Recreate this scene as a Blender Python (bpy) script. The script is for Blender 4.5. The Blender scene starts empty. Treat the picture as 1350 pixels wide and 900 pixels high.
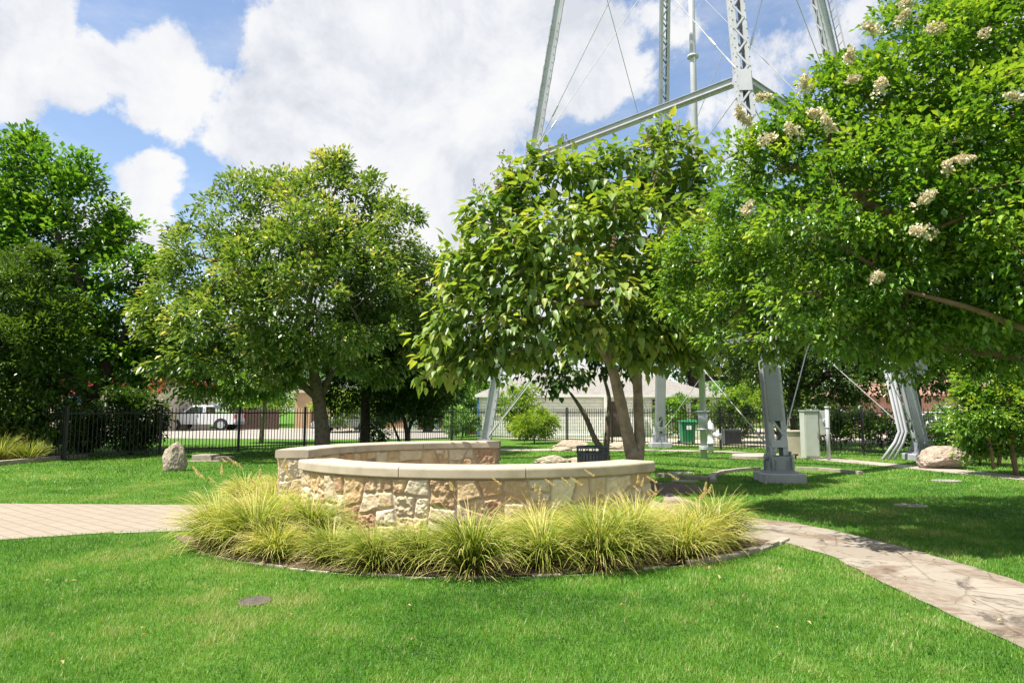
import bpy, bmesh, math, random
import numpy as np
from mathutils import Vector, Matrix

# ------------------------------------------------------------------ camera, sky, sun, exposure
SC = bpy.context.scene
COL = SC.collection
CAM_H = 1.55
F = 900.0                       # focal length in pixels of a 1350 px wide frame (24 mm)
PITCH = math.atan(91.0 / F)
cam_d = bpy.data.cameras.new('camera')
cam_d.sensor_width = 36.0
cam_d.lens = 24.0
cam_d.clip_start = 0.1
cam_d.clip_end = 3000.0
cam = bpy.data.objects.new('camera', cam_d)
COL.objects.link(cam)
cam.location = (0, 0, CAM_H)
cam.rotation_euler = (math.radians(90) + PITCH, 0, 0)
SC.camera = cam

SUN_EL = math.radians(65)
SUN_FROM = Vector((-0.91, -0.40, 0)).normalized()      # horizontal direction towards the sun
SUN_DIR = Vector((SUN_FROM.x * math.cos(SUN_EL), SUN_FROM.y * math.cos(SUN_EL), math.sin(SUN_EL)))
SKY_STRENGTH = 0.10
CLOUD_STRENGTH = 0.47
SUN_STRENGTH = 5.0
SC.view_settings.view_transform = 'Standard'
SC.view_settings.look = 'None'
SC.view_settings.gamma = 1.0
SC.view_settings.use_curve_mapping = False
SC.view_settings.exposure = 1.05

sun_d = bpy.data.lights.new('sun', 'SUN')
sun_d.energy = SUN_STRENGTH
sun_d.angle = math.radians(0.53)
sun_d.color = (1.0, 0.94, 0.83)
sun = bpy.data.objects.new('sun', sun_d)
COL.objects.link(sun)
sun.rotation_euler = SUN_DIR.to_track_quat('Z', 'Y').to_euler()


def ray(px, py):
    """direction in the world, scaled to unit depth along +Y, of a point of the 1350x900 photograph"""
    u = 450.0 - py
    fw = F * math.cos(PITCH) - u * math.sin(PITCH)
    up = u * math.cos(PITCH) + F * math.sin(PITCH)
    return Vector(((px - 675.0) / fw, 1.0, up / fw))


def W(px, py, d):
    r = ray(px, py)
    return Vector((r.x * d, d, CAM_H + r.z * d))


def G(px, py):
    r = ray(px, py)
    d = -CAM_H / r.z
    return Vector((r.x * d, d, 0.0))


class N:
    """small helper to write node trees"""
    def __init__(self, tree):
        self.t = tree
        tree.nodes.clear()

    def new(self, kind, **kw):
        n = self.t.nodes.new(kind)
        for k, v in kw.items():
            if k.startswith('i_'):
                key = k[2:]
                n.inputs[int(key) if key.isdigit() else key.replace('_', ' ')].default_value = v
            else:
                setattr(n, k, v)
        return n

    def link(self, a, b):
        self.t.links.new(a, b)

    def math(self, op, a, b=None, c=None, clamp=False):
        n = self.t.nodes.new('ShaderNodeMath')
        n.operation = op
        n.use_clamp = clamp
        for i, v in enumerate((a, b, c)):
            if v is None:
                continue
            if isinstance(v, (int, float)):
                n.inputs[i].default_value = v
            else:
                self.link(v, n.inputs[i])
        return n.outputs[0]

    def vmath(self, op, a, b=None):
        n = self.t.nodes.new('ShaderNodeVectorMath')
        n.operation = op
        for i, v in enumerate((a, b)):
            if v is None:
                continue
            if isinstance(v, (tuple, list, Vector)):
                n.inputs[i].default_value = tuple(v)
            else:
                self.link(v, n.inputs[i])
        return n.outputs[1] if op in ('DOT_PRODUCT', 'DISTANCE', 'LENGTH') else n.outputs[0]

    def ramp(self, fac, stops, interp='LINEAR'):
        n = self.t.nodes.new('ShaderNodeValToRGB')
        n.color_ramp.interpolation = interp
        els = n.color_ramp.elements
        while len(els) < len(stops):
            els.new(0.5)
        for e, (p, c) in zip(els, stops):
            e.position = p
            e.color = (c[0], c[1], c[2], 1.0)
        if fac is not None:
            self.link(fac, n.inputs[0])
        return n.outputs[0]

    def maprange(self, v, a, b, c, d, smooth=True):
        n = self.t.nodes.new('ShaderNodeMapRange')
        n.interpolation_type = 'SMOOTHSTEP' if smooth else 'LINEAR'
        self.link(v, n.inputs[0])
        for i, x in zip((1, 2, 3, 4), (a, b, c, d)):
            n.inputs[i].default_value = x
        return n.outputs[0]

    def mix(self, fac, a, b, blend='MIX'):
        n = self.t.nodes.new('ShaderNodeMix')
        n.data_type = 'RGBA'
        n.blend_type = blend
        for i, v in ((0, fac), (6, a), (7, b)):
            if isinstance(v, (int, float)):
                n.inputs[i].default_value = v
            elif isinstance(v, (tuple, list)):
                n.inputs[i].default_value = (v[0], v[1], v[2], 1.0)
            else:
                self.link(v, n.inputs[i])
        return n.outputs[2]

    def noise(self, vec, scale, detail=4, rough=0.55, dist=0.0):
        n = self.t.nodes.new('ShaderNodeTexNoise')
        n.inputs['Scale'].default_value = scale
        n.inputs['Detail'].default_value = detail
        n.inputs['Roughness'].default_value = rough
        n.inputs['Distortion'].default_value = dist
        if vec is not None:
            self.link(vec, n.inputs['Vector'])
        return n.outputs[0]


# world: physical sky plus broken cumulus clouds placed by direction
world = bpy.data.worlds.new('World')
SC.world = world
world.use_nodes = True
n = N(world.node_tree)
out = n.new('ShaderNodeOutputWorld')
sky = n.new('ShaderNodeTexSky', sky_type='NISHITA')
sky.sun_disc = False
sky.sun_elevation = SUN_EL
sky.sun_rotation = math.atan2(SUN_FROM.x, SUN_FROM.y)
sky.air_density = 1.0
sky.dust_density = 0.6
sky.ozone_density = 2.2
bg_sky = n.new('ShaderNodeBackground')
bg_sky.inputs[1].default_value = SKY_STRENGTH
n.link(sky.outputs[0], bg_sky.inputs[0])
tc = n.new('ShaderNodeTexCoord')
dirv = n.vmath('NORMALIZE', tc.outputs['Generated'])
warp = n.new('ShaderNodeTexNoise', i_Scale=3.2, i_Detail=6.0, i_Roughness=0.6)
n.link(dirv, warp.inputs['Vector'])
wv = n.vmath('MULTIPLY', n.vmath('SUBTRACT', warp.outputs['Color'], (0.5, 0.5, 0.5)), (0.16, 0.16, 0.10))
dv = n.vmath('ADD', dirv, wv)
blobs = [  # px, py of the cloud centre, radius in px, weight
    (480, 60, 230, 1.0), (620, 60, 200, 1.0), (760, 70, 110, 1.0), (560, 170, 190, 1.0), (600, 260, 110, 0.9),
    (230, 105, 105, 1.0), (135, 80, 85, 1.0), (60, 30, 105, 0.95), (20, 105, 80, 0.85), (325, 150, 95, 0.95), (205, 225, 62, 0.85), (185, 285, 75, 0.85),
    (420, 190, 150, 0.95), (500, 330, 260, 0.9), (810, 100, 90, 0.8), (170, 310, 120, 0.8), (700, 10, 120, 1.0),
    (1000, 80, 150, 0.45), (870, 30, 100, 0.5), (1100, 40, 150, 0.5), (940, 150, 120, 0.4), (1250, 40, 200, .6), (700, 430, 300, .8),
]
field = None
for (px, py, r, w) in blobs:
    c = ray(px, py).normalized()
    edge = ray(px + r, py).normalized()
    rr = (edge - c).length
    dist = n.vmath('DISTANCE', dv, c)
    f = n.math('MULTIPLY', n.maprange(dist, 0.0, rr * 1.35, 1.0, 0.0), w)
    field = f if field is None else n.math('SMOOTH_MAX', field, f, 0.12)
# clouds elsewhere in the sky, outside the photograph
sep = n.new('ShaderNodeSeparateXYZ')
n.link(dirv, sep.inputs[0])
away = n.maprange(sep.outputs[1], 0.25, 0.55, 0.55, 0.0)
field = n.math('MAXIMUM', field, away)
puff = n.noise(dirv, 6.0, 10, 0.64, 0.25)
puff2 = n.noise(dirv, 19.0, 8, 0.66)
f2 = n.math('ADD', field, n.math('MULTIPLY', n.math('SUBTRACT', puff, 0.5), 1.5))
f2 = n.math('ADD', f2, n.math('MULTIPLY', n.math('SUBTRACT', puff2, 0.5), 0.60))
mask = n.maprange(f2, 0.30, 0.56, 0.0, 1.0)
mask = n.math('MAXIMUM', mask, n.maprange(n.noise(n.vmath('MULTIPLY', dirv, (1.0, 1.0, 2.5)), 3.4, 8, 0.68), 0.42, 0.74, 0.06, 0.42))
shade = n.noise(n.vmath('ADD', dirv, (0.3, 0.0, 0.05)), 6.5, 10, 0.62, 0.3)
ccol = n.ramp(shade, [(0.36, (0.73, 0.765, 0.84)), (0.50, (0.92, 0.935, 0.975)), (0.60, (1.0, 1.0, 1.0))])
bg_c = n.new('ShaderNodeBackground')
bg_c.inputs[1].default_value = CLOUD_STRENGTH
n.link(ccol, bg_c.inputs[0])
mx = n.new('ShaderNodeMixShader')
n.link(mask, mx.inputs[0])
n.link(bg_sky.outputs[0], mx.inputs[1])
n.link(bg_c.outputs[0], mx.inputs[2])
n.link(mx.outputs[0], out.inputs[0])
world.cycles.sampling_method = 'MANUAL'
world.cycles.sample_map_resolution = 512
SC.cycles.max_bounces = 8
SC.cycles.transparent_max_bounces = 8


# ------------------------------------------------------------------ numpy noise
def _hash(ix, iy, iz, seed):
    h = (ix.astype(np.int64) * 374761393 + iy.astype(np.int64) * 668265263 + iz.astype(np.int64) * 2147483647 + seed * 144665)
    h = (h ^ (h >> 13)) * 1274126177
    h = h ^ (h >> 16)
    return (h & 0xFFFFFF).astype(np.float64) / float(0xFFFFFF)


def vnoise(p, seed=0):
    p = np.asarray(p, float)
    i = np.floor(p).astype(np.int64)
    f = p - i
    f = f * f * (3 - 2 * f)
    r = 0
    for dx in (0, 1):
        wx = f[:, 0] if dx else 1 - f[:, 0]
        for dy in (0, 1):
            wy = f[:, 1] if dy else 1 - f[:, 1]
            for dz in (0, 1):
                wz = f[:, 2] if dz else 1 - f[:, 2]
                r = r + _hash(i[:, 0] + dx, i[:, 1] + dy, i[:, 2] + dz, seed) * wx * wy * wz
    return r


def fbm(p, scale=1.0, octaves=4, seed=0, gain=0.5):
    p = np.asarray(p, float) * scale
    a, s, tot = 1.0, 0.0, 0.0
    for o in range(octaves):
        s = s + a * vnoise(p * (2.03 ** o) + o * 17.3, seed + o)
        tot += a
        a *= gain
    return s / tot


# ------------------------------------------------------------------ mesh helpers
def link(name, me, mat=None, parent=None):
    o = bpy.data.objects.new(name, me)
    COL.objects.link(o)
    if mat is not None:
        for m in (mat if isinstance(mat, (list, tuple)) else [mat]):
            me.materials.append(m)
    if parent is not None:
        o.parent = parent
    return o


def np_mesh(name, verts, faces, mat=None, parent=None, var=None, attrs=None, smooth=False, colors=None):
    """verts (n,3), faces (m,k) all of k corners"""
    me = bpy.data.meshes.new(name)
    verts = np.asarray(verts, np.float32)
    faces = np.asarray(faces, np.int32)
    nv, (nf, k) = len(verts), faces.shape
    me.vertices.add(nv)
    me.vertices.foreach_set('co', verts.ravel())
    me.loops.add(nf * k)
    me.loops.foreach_set('vertex_index', faces.ravel())
    me.polygons.add(nf)
    me.polygons.foreach_set('loop_start', np.arange(0, nf * k, k, dtype=np.int32))
    me.polygons.foreach_set('loop_total', np.full(nf, k, np.int32))
    if smooth:
        me.polygons.foreach_set('use_smooth', np.ones(nf, bool))
    me.update(calc_edges=True)
    d = dict(attrs or {})
    if var is not None:
        d['var'] = var
    for key, val in d.items():
        a = me.attributes.new(key, 'FLOAT', 'POINT')
        a.data.foreach_set('value', np.asarray(val, np.float32))
    if colors is not None:
        a = me.attributes.new('tint', 'FLOAT_COLOR', 'POINT')
        c = np.ones((nv, 4), np.float32)
        c[:, :3] = colors
        a.data.foreach_set('color', c.ravel())
    me.validate()
    return link(name, me, mat, parent)


class MB:
    """collects boxes, tubes and prisms into one mesh"""
    def __init__(self):
        self.v, self.f, self.m, self.cur, self.s = [], [], [], 0, []
        self.smooth = False

    def _add(self, vs, fs):
        b = len(self.v)
        self.v += [tuple(x) for x in vs]
        self.f += [[b + i for i in q] for q in fs]
        self.m += [self.cur] * len(fs)
        self.s += [self.smooth] * len(fs)

    def box(self, c, s, M=None):
        c = Vector(c)
        vs = []
        for z in (-.5, .5):
            for x, y in ((-.5, -.5), (.5, -.5), (.5, .5), (-.5, .5)):
                p = Vector((x * s[0], y * s[1], z * s[2]))
                vs.append(c + (M @ p if M is not None else p))
        self._add(vs, [(3, 2, 1, 0), (4, 5, 6, 7), (0, 1, 5, 4), (1, 2, 6, 5), (2, 3, 7, 6), (3, 0, 4, 7)])

    def bar(self, a, b, w, h, up=Vector((0, 0, 1))):
        """box from a to b, w across, h along up"""
        a, b = Vector(a), Vector(b)
        z = (b - a)
        L = z.length
        z.normalize()
        x = Vector(up).cross(z)
        if x.length < 1e-4:
            x = Vector((1, 0, 0)).cross(z)
        x.normalize()
        y = z.cross(x)
        M = Matrix((x, y, z)).transposed()
        self.box((a + b) / 2, (w, h, L), M)

    def tube(self, pts, rad, n=8, caps=True):
        pts = [Vector(p) for p in pts]
        if isinstance(rad, (int, float)):
            rad = [rad] * len(pts)
        vs, fs = [], []
        prev = None
        for i, p in enumerate(pts):
            t = (pts[min(i + 1, len(pts) - 1)] - pts[max(i - 1, 0)])
            if t.length < 1e-9:
                t = Vector((0, 0, 1))
            t.normalize()
            if prev is None:
                x = t.orthogonal().normalized()
            else:
                x = prev - t * prev.dot(t)
                x = x.normalized() if x.length > 1e-6 else t.orthogonal().normalized()
            prev = x
            y = t.cross(x)
            for k in range(n):
                a = 2 * math.pi * k / n
                vs.append(p + (x * math.cos(a) + y * math.sin(a)) * rad[i])
        for i in range(len(pts) - 1):
            for k in range(n):
                k2 = (k + 1) % n
                fs.append((i * n + k, i * n + k2, (i + 1) * n + k2, (i + 1) * n + k))
        if caps:
            fs.append(tuple(reversed(range(n))))
            fs.append(tuple(range((len(pts) - 1) * n, len(pts) * n)))
        self._add(vs, fs)

    def prism(self, poly, z0, z1):
        """horizontal polygon extruded upward"""
        k = len(poly)
        vs = [(p[0], p[1], z0) for p in poly] + [(p[0], p[1], z1) for p in poly]
        fs = [tuple(reversed(range(k))), tuple(range(k, 2 * k))]
        fs += [(i, (i + 1) % k, k + (i + 1) % k, k + i) for i in range(k)]
        self._add(vs, fs)

    def extrude(self, poly, O, X, Y, Zv, t):
        """polygon in the plane O + a X + b Y, thick t along Zv (centred)"""
        O, X, Y, Zv = Vector(O), Vector(X), Vector(Y), Vector(Zv)
        k = len(poly)
        vs = [O + X * a + Y * b - Zv * (t / 2) for a, b in poly] + [O + X * a + Y * b + Zv * (t / 2) for a, b in poly]
        fs = [tuple(reversed(range(k))), tuple(range(k, 2 * k))]
        fs += [(i, (i + 1) % k, k + (i + 1) % k, k + i) for i in range(k)]
        self._add(vs, fs)

    def lathe(self, prof, c, n=24):
        """profile of (r, z) turned about the vertical through c"""
        c = Vector(c)
        vs, fs = [], []
        for r, z in prof:
            for k in range(n):
                a = 2 * math.pi * k / n
                vs.append(c + Vector((r * math.cos(a), r * math.sin(a), z)))
        m = len(prof)
        for i in range(m - 1):
            for k in range(n):
                k2 = (k + 1) % n
                fs.append((i * n + k, i * n + k2, (i + 1) * n + k2, (i + 1) * n + k))
        if prof[0][0] > 1e-5:
            fs.append(tuple(reversed(range(n))))
        if prof[-1][0] > 1e-5:
            fs.append(tuple(range((m - 1) * n, m * n)))
        self._add(vs, fs)

    def build(self, name, mat, parent=None, bevel=0.0):
        me = bpy.data.meshes.new(name)
        me.from_pydata([tuple(v) for v in self.v], [], self.f)
        me.update()
        if any(self.s):
            me.polygons.foreach_set('use_smooth', self.s)
        if any(self.m):
            me.polygons.foreach_set('material_index', self.m)
        o = link(name, me, mat, parent)
        bm = bmesh.new()
        bm.from_mesh(me)
        bmesh.ops.recalc_face_normals(bm, faces=bm.faces)
        if bevel > 0:
            es = [e for e in bm.edges if len(e.link_faces) == 2 and e.calc_face_angle(0) > 0.6]
            bmesh.ops.bevel(bm, geom=es, offset=bevel, segments=2, affect='EDGES', profile=0.6, clamp_overlap=True)
        bm.to_mesh(me)
        bm.free()
        return o


def tag(o, label=None, cat=None, group=None, kind=None):
    if label:
        o['label'] = label
    if cat:
        o['category'] = cat
    if group:
        o['group'] = group
    if kind:
        o['kind'] = kind
    return o


def thing(name, loc, label, cat, group=None, rz=0.0):
    o = bpy.data.objects.new(name, None)
    COL.objects.link(o)
    o.empty_display_size = 0.3
    o.location = loc
    o.rotation_euler = (0, 0, rz)
    return tag(o, label, cat, group)


def settle(root):
    """children were built in world coordinates: keep them there under a root that has a location"""
    inv = (Matrix.Translation(root.location) @ root.rotation_euler.to_matrix().to_4x4()).inverted()
    for ch in root.children:
        ch.matrix_parent_inverse = inv
    return root


def structure(o):
    o['kind'] = 'structure'
    return o


# ------------------------------------------------------------------ materials
def mat_basic(name, col, rough=0.6, metal=0.0, var=0.12, scale=3.0, bump=0.0, bscale=40.0, spec=0.5, col2=None):
    m = bpy.data.materials.new(name)
    m.use_nodes = True
    n = N(m.node_tree)
    o = n.new('ShaderNodeOutputMaterial')
    b = n.new('ShaderNodeBsdfPrincipled')
    tcn = n.new('ShaderNodeTexCoord').outputs['Object']
    fac = n.noise(tcn, scale, 6, 0.62)
    c2 = col2 or tuple(c * (1 - 2.2 * var) for c in col)
    c3 = tuple(min(1.0, c * (1 + 0.8 * var)) for c in col)
    cc = n.ramp(fac, [(0.30, c2), (0.55, col), (0.75, c3)])
    n.link(cc, b.inputs['Base Color'])
    b.inputs['Roughness'].default_value = rough
    b.inputs['Metallic'].default_value = metal
    b.inputs['Specular IOR Level'].default_value = spec
    if bump > 0:
        bp = n.new('ShaderNodeBump')
        bp.inputs['Strength'].default_value = 1.0
        bp.inputs['Distance'].default_value = bump
        n.link(n.noise(tcn, bscale, 5, 0.6), bp.inputs['Height'])
        n.link(bp.outputs[0], b.inputs['Normal'])
    n.link(b.outputs[0], o.inputs[0])
    return m


def mat_leaf(name, stops, rough=0.42, trans=0.34, spec=0.5, tcol=(1.5, 1.35, 0.5)):
    m = bpy.data.materials.new(name)
    m.use_nodes = True
    n = N(m.node_tree)
    o = n.new('ShaderNodeOutputMaterial')
    a = n.new('ShaderNodeAttribute', attribute_name='var')
    c = n.ramp(a.outputs['Fac'], stops)
    b = n.new('ShaderNodeBsdfPrincipled')
    b.inputs['Roughness'].default_value = rough
    b.inputs['Specular IOR Level'].default_value = spec
    n.link(c, b.inputs['Base Color'])
    t = n.new('ShaderNodeBsdfTranslucent')
    n.link(n.mix(1.0, c, tcol, 'MULTIPLY'), t.inputs[0])
    mx = n.new('ShaderNodeMixShader')
    mx.inputs[0].default_value = trans
    n.link(b.outputs[0], mx.inputs[1])
    n.link(t.outputs[0], mx.inputs[2])
    n.link(mx.outputs[0], o.inputs[0])
    return m


def mat_tint(name, rough=0.85, bump=0.004, bscale=60.0, mottle=0.22, spec=0.3):
    """uses the mesh's own per-stone colour, broken up by mineral mottling"""
    m = bpy.data.materials.new(name)
    m.use_nodes = True
    n = N(m.node_tree)
    o = n.new('ShaderNodeOutputMaterial')
    a = n.new('ShaderNodeAttribute', attribute_name='tint')
    tcn = n.new('ShaderNodeTexCoord').outputs['Object']
    f1 = n.noise(tcn, 9.0, 7, 0.68)
    f2 = n.noise(tcn, 45.0, 4, 0.6)
    dark = n.mix(n.maprange(f1, 0.35, 0.62, mottle, 0.0), a.outputs['Color'], (0.50, 0.36, 0.23), 'MULTIPLY')
    light = n.mix(n.maprange(f2, 0.48, 0.72, 0.0, 0.22), dark, (0.66, 0.56, 0.42))
    b = n.new('ShaderNodeBsdfPrincipled')
    b.inputs['Roughness'].default_value = rough
    b.inputs['Specular IOR Level'].default_value = spec
    n.link(light, b.inputs['Base Color'])
    bp = n.new('ShaderNodeBump')
    bp.inputs['Distance'].default_value = bump
    n.link(n.noise(tcn, bscale, 6, 0.65), bp.inputs['Height'])
    n.link(bp.outputs[0], b.inputs['Normal'])
    n.link(b.outputs[0], o.inputs[0])
    return m


def mat_glass(name, col=(0.03, 0.035, 0.04)):
    m = bpy.data.materials.new(name)
    m.use_nodes = True
    b = m.node_tree.nodes['Principled BSDF']
    b.inputs['Base Color'].default_value = (*col, 1)
    b.inputs['Roughness'].default_value = 0.06
    b.inputs['Specular IOR Level'].default_value = 0.7
    return m


M = {}
M['steel'] = mat_basic('grey_paint', (0.29, 0.305, 0.345), 0.42, 0.0, 0.10, 1.3, 0.0008, 30)
M['steel_light'] = mat_basic('silver_paint', (0.43, 0.44, 0.485), 0.38, 0.0, 0.08, 1.3, 0.0006, 30)
M['rod'] = mat_basic('rod_paint', (0.44, 0.455, 0.475), 0.4, 0.0, 0.08, 2.0)
M['pier'] = mat_basic('pier_paint', (0.36, 0.37, 0.395), 0.7, 0.0, 0.12, 3.0, 0.003, 40)
M['black'] = mat_basic('black_paint', (0.018, 0.019, 0.022), 0.45, 0.0, 0.2, 5.0)
M['bin'] = mat_basic('bin_paint', (0.06, 0.072, 0.088), 0.45, 0.0, 0.15, 5.0)
M['coping'] = mat_basic('cast_stone', (0.45, 0.39, 0.30), 0.85, 0.0, 0.10, 4.0, 0.0025, 120, 0.3)
M['stone'] = mat_tint('rubble_stone')
M['rock'] = mat_tint('rock', 0.9, 0.02, 14.0, 0.55)
M['kerb'] = mat_basic('kerb_stone', (0.33, 0.29, 0.235), 0.9, 0.0, 0.18, 6.0, 0.006, 50)
M['flat'] = mat_basic('flat_stone', (0.27, 0.255, 0.22), 0.9, 0.0, 0.2, 6.0, 0.006, 50)
M['concrete'] = mat_basic('concrete', (0.32, 0.285, 0.235), 0.9, 0.0, 0.10, 1.5, 0.003, 60)
M['soil'] = mat_basic('mulch', (0.15, 0.105, 0.070), 0.95, 0.0, 0.3, 14.0, 0.02, 60)
M['bark'] = mat_basic('bark_grey', (0.17, 0.135, 0.10), 0.9, 0.0, 0.25, 9.0, 0.02, 28)
M['bark_brown'] = mat_basic('bark_brown', (0.20, 0.125, 0.08), 0.85, 0.0, 0.22, 7.0, 0.012, 25)
M['bark_dark'] = mat_basic('bark_dark', (0.055, 0.043, 0.034), 0.95, 0.0, 0.25, 9.0, 0.02, 28)
M['bark_smooth'] = mat_basic('bark_smooth', (0.30, 0.24, 0.175), 0.8, 0.0, 0.22, 6.0, 0.01, 20)
M['white'] = mat_basic('white_paint', (0.78, 0.78, 0.76), 0.5, 0.0, 0.05, 2.0)
M['carwhite'] = mat_basic('car_white', (0.74, 0.76, 0.79), 0.22, 0.0, 0.03, 2.0, spec=0.6)
M['cargrey'] = mat_basic('car_silver', (0.55, 0.56, 0.58), 0.25, 0.3, 0.04, 2.0, spec=0.6)
M['tyre'] = mat_basic('tyre', (0.02, 0.02, 0.021), 0.8, 0.0, 0.1, 8.0)
M['rim'] = mat_basic('rim', (0.55, 0.56, 0.58), 0.3, 0.6, 0.1, 8.0)
M['red'] = mat_basic('red_light', (0.45, 0.02, 0.02), 0.3)
M['lamp'] = mat_basic('clear_lamp', (0.8, 0.8, 0.78), 0.15)
M['glass'] = mat_glass('window_glass')
M['roof'] = mat_basic('shingles', (0.235, 0.222, 0.212), 0.9, 0.0, 0.14, 6.0, 0.01, 30)
M['tan'] = mat_basic('tan_stucco', (0.52, 0.36, 0.21), 0.85, 0.0, 0.08, 1.2, 0.004, 30)
M['pink'] = mat_basic('pink_brick', (0.46, 0.27, 0.21), 0.85, 0.0, 0.12, 2.0, 0.004, 30)
M['cream'] = mat_basic('cream_stucco', (0.58, 0.48, 0.38), 0.85, 0.0, 0.08, 1.2)
M['redpaint'] = mat_basic('red_paint', (0.52, 0.06, 0.055), 0.5, 0.0, 0.1, 2.0)
M['blue'] = mat_basic('blue_paint', (0.05, 0.22, 0.50), 0.5)
M['brown'] = mat_basic('brown_wood', (0.09, 0.055, 0.038), 0.8, 0.0, 0.2, 5.0)
M['greenbin'] = mat_basic('green_plastic', (0.012, 0.20, 0.085), 0.4, 0.0, 0.1, 3.0)
M['brownbin'] = mat_basic('brown_plastic', (0.12, 0.065, 0.05), 0.5, 0.0, 0.1, 3.0)
M['cabinet'] = mat_basic('cabinet_paint', (0.42, 0.45, 0.41), 0.5, 0.0, 0.08, 2.0)
M['beige'] = mat_basic('beige_paint', (0.52, 0.47, 0.37), 0.6, 0.0, 0.08, 2.0)
M['mint'] = mat_basic('mint_paint', (0.34, 0.48, 0.36), 0.6)
M['tent'] = mat_leaf('tent_fabric', [(0.0, (0.56, 0.56, 0.66)), (1.0, (0.56, 0.56, 0.66))], 0.7, 0.25, 0.3, (1, 1, 1))
M['hydrant'] = mat_basic('hydrant_silver', (0.60, 0.61, 0.62), 0.35, 0.25, 0.12, 4.0)

# leaves: var runs from old dark leaves to fresh tips
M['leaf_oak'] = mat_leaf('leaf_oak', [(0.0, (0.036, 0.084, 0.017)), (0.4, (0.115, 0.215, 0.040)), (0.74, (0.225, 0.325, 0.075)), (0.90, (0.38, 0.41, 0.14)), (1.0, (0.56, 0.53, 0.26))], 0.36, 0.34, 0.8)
M['leaf_green'] = mat_leaf('leaf_green', [(0.0, (0.040, 0.120, 0.014)), (0.5, (0.105, 0.255, 0.030)), (1.0, (0.25, 0.40, 0.06))], 0.38, 0.40, 0.9)
M['leaf_dark'] = mat_leaf('leaf_dark', [(0.0, (0.022, 0.060, 0.012)), (0.6, (0.060, 0.130, 0.022)), (1.0, (0.14, 0.22, 0.036))], 0.4, 0.36, 0.8)
M['leaf_catalpa'] = mat_leaf('leaf_catalpa', [(0.0, (0.045, 0.115, 0.022)), (0.45, (0.145, 0.255, 0.045)), (0.8, (0.30, 0.385, 0.066)), (1.0, (0.44, 0.42, 0.10))], 0.42, 0.42, 0.65)
M['leaf_myrtle'] = mat_leaf('leaf_myrtle', [(0.0, (0.038, 0.110, 0.014)), (0.42, (0.115, 0.255, 0.030)), (0.78, (0.26, 0.40, 0.050)), (1.0, (0.46, 0.48, 0.070))], 0.36, 0.37, 0.9)
M['leaf_bright'] = mat_leaf('leaf_bright', [(0.0, (0.075, 0.165, 0.018)), (0.5, (0.160, 0.290, 0.032)), (1.0, (0.32, 0.40, 0.07))], 0.42, 0.44)
M['blossom'] = mat_leaf('blossom_cream', [(0.0, (0.50, 0.40, 0.22)), (0.4, (0.70, 0.60, 0.42)), (1.0, (0.80, 0.75, 0.64))], 0.7, 0.3, 0.2, (1, 0.95, 0.8))
M['blade'] = mat_leaf('turf_blade', [(0.0, (0.036, 0.120, 0.011)), (0.45, (0.092, 0.250, 0.024)), (0.8, (0.175, 0.325, 0.046)), (1.0, (0.42, 0.38, 0.19))], 0.5, 0.38, 0.35, (1.3, 1.25, 0.6))
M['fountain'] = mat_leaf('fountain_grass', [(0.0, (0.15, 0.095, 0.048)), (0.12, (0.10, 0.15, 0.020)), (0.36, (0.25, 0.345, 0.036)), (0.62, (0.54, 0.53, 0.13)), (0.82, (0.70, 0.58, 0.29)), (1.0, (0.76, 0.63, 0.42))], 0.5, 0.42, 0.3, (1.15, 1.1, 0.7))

# ------------------------------------------------------------------ ground
CX, CY = -0.40, 11.05          # centre of the stone ring


def mat_lawn():
    m = bpy.data.materials.new('lawn')
    m.use_nodes = True
    n = N(m.node_tree)
    o = n.new('ShaderNodeOutputMaterial')
    tcn = n.new('ShaderNodeTexCoord').outputs['Object']
    b = n.new('ShaderNodeBsdfPrincipled')
    f1 = n.noise(tcn, 0.55, 6, 0.6)
    f2 = n.noise(tcn, 9.0, 5, 0.7)
    f3 = n.noise(tcn, 70.0, 3, 0.6)
    c = n.ramp(f1, [(0.30, (0.068, 0.180, 0.014)), (0.52, (0.100, 0.235, 0.022)), (0.72, (0.165, 0.280, 0.042))])
    c = n.mix(n.maprange(f2, 0.35, 0.7, 0.55, 0.0), c, (0.035, 0.095, 0.010))
    c = n.mix(n.maprange(f3, 0.52, 0.72, 0.0, 0.35), c, (0.21, 0.28, 0.05))
    n.link(c, b.inputs['Base Color'])
    b.inputs['Roughness'].default_value = 0.8
    b.inputs['Specular IOR Level'].default_value = 0.15
    bp = n.new('ShaderNodeBump')
    bp.inputs['Distance'].default_value = 0.035
    n.link(f3, bp.inputs['Height'])
    n.link(bp.outputs[0], b.inputs['Normal'])
    n.link(b.outputs[0], o.inputs[0])
    return m


def poly_sheet(name, pts, z, mat):
    me = bpy.data.meshes.new(name)
    bm = bmesh.new()
    vs = [bm.verts.new((p[0], p[1], z)) for p in pts]
    f = bm.faces.new(vs)
    bmesh.ops.triangulate(bm, faces=[f])
    bmesh.ops.recalc_face_normals(bm, faces=bm.faces)
    if sum(f.normal.z for f in bm.faces) < 0:
        bmesh.ops.reverse_faces(bm, faces=bm.faces)
    bm.to_mesh(me)
    bm.free()
    return structure(link(name, me, mat))


poly_sheet('ground', [(-900, -200), (900, -200), (900, 1500), (-900, 1500)], 0.0, mat_lawn())

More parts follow.
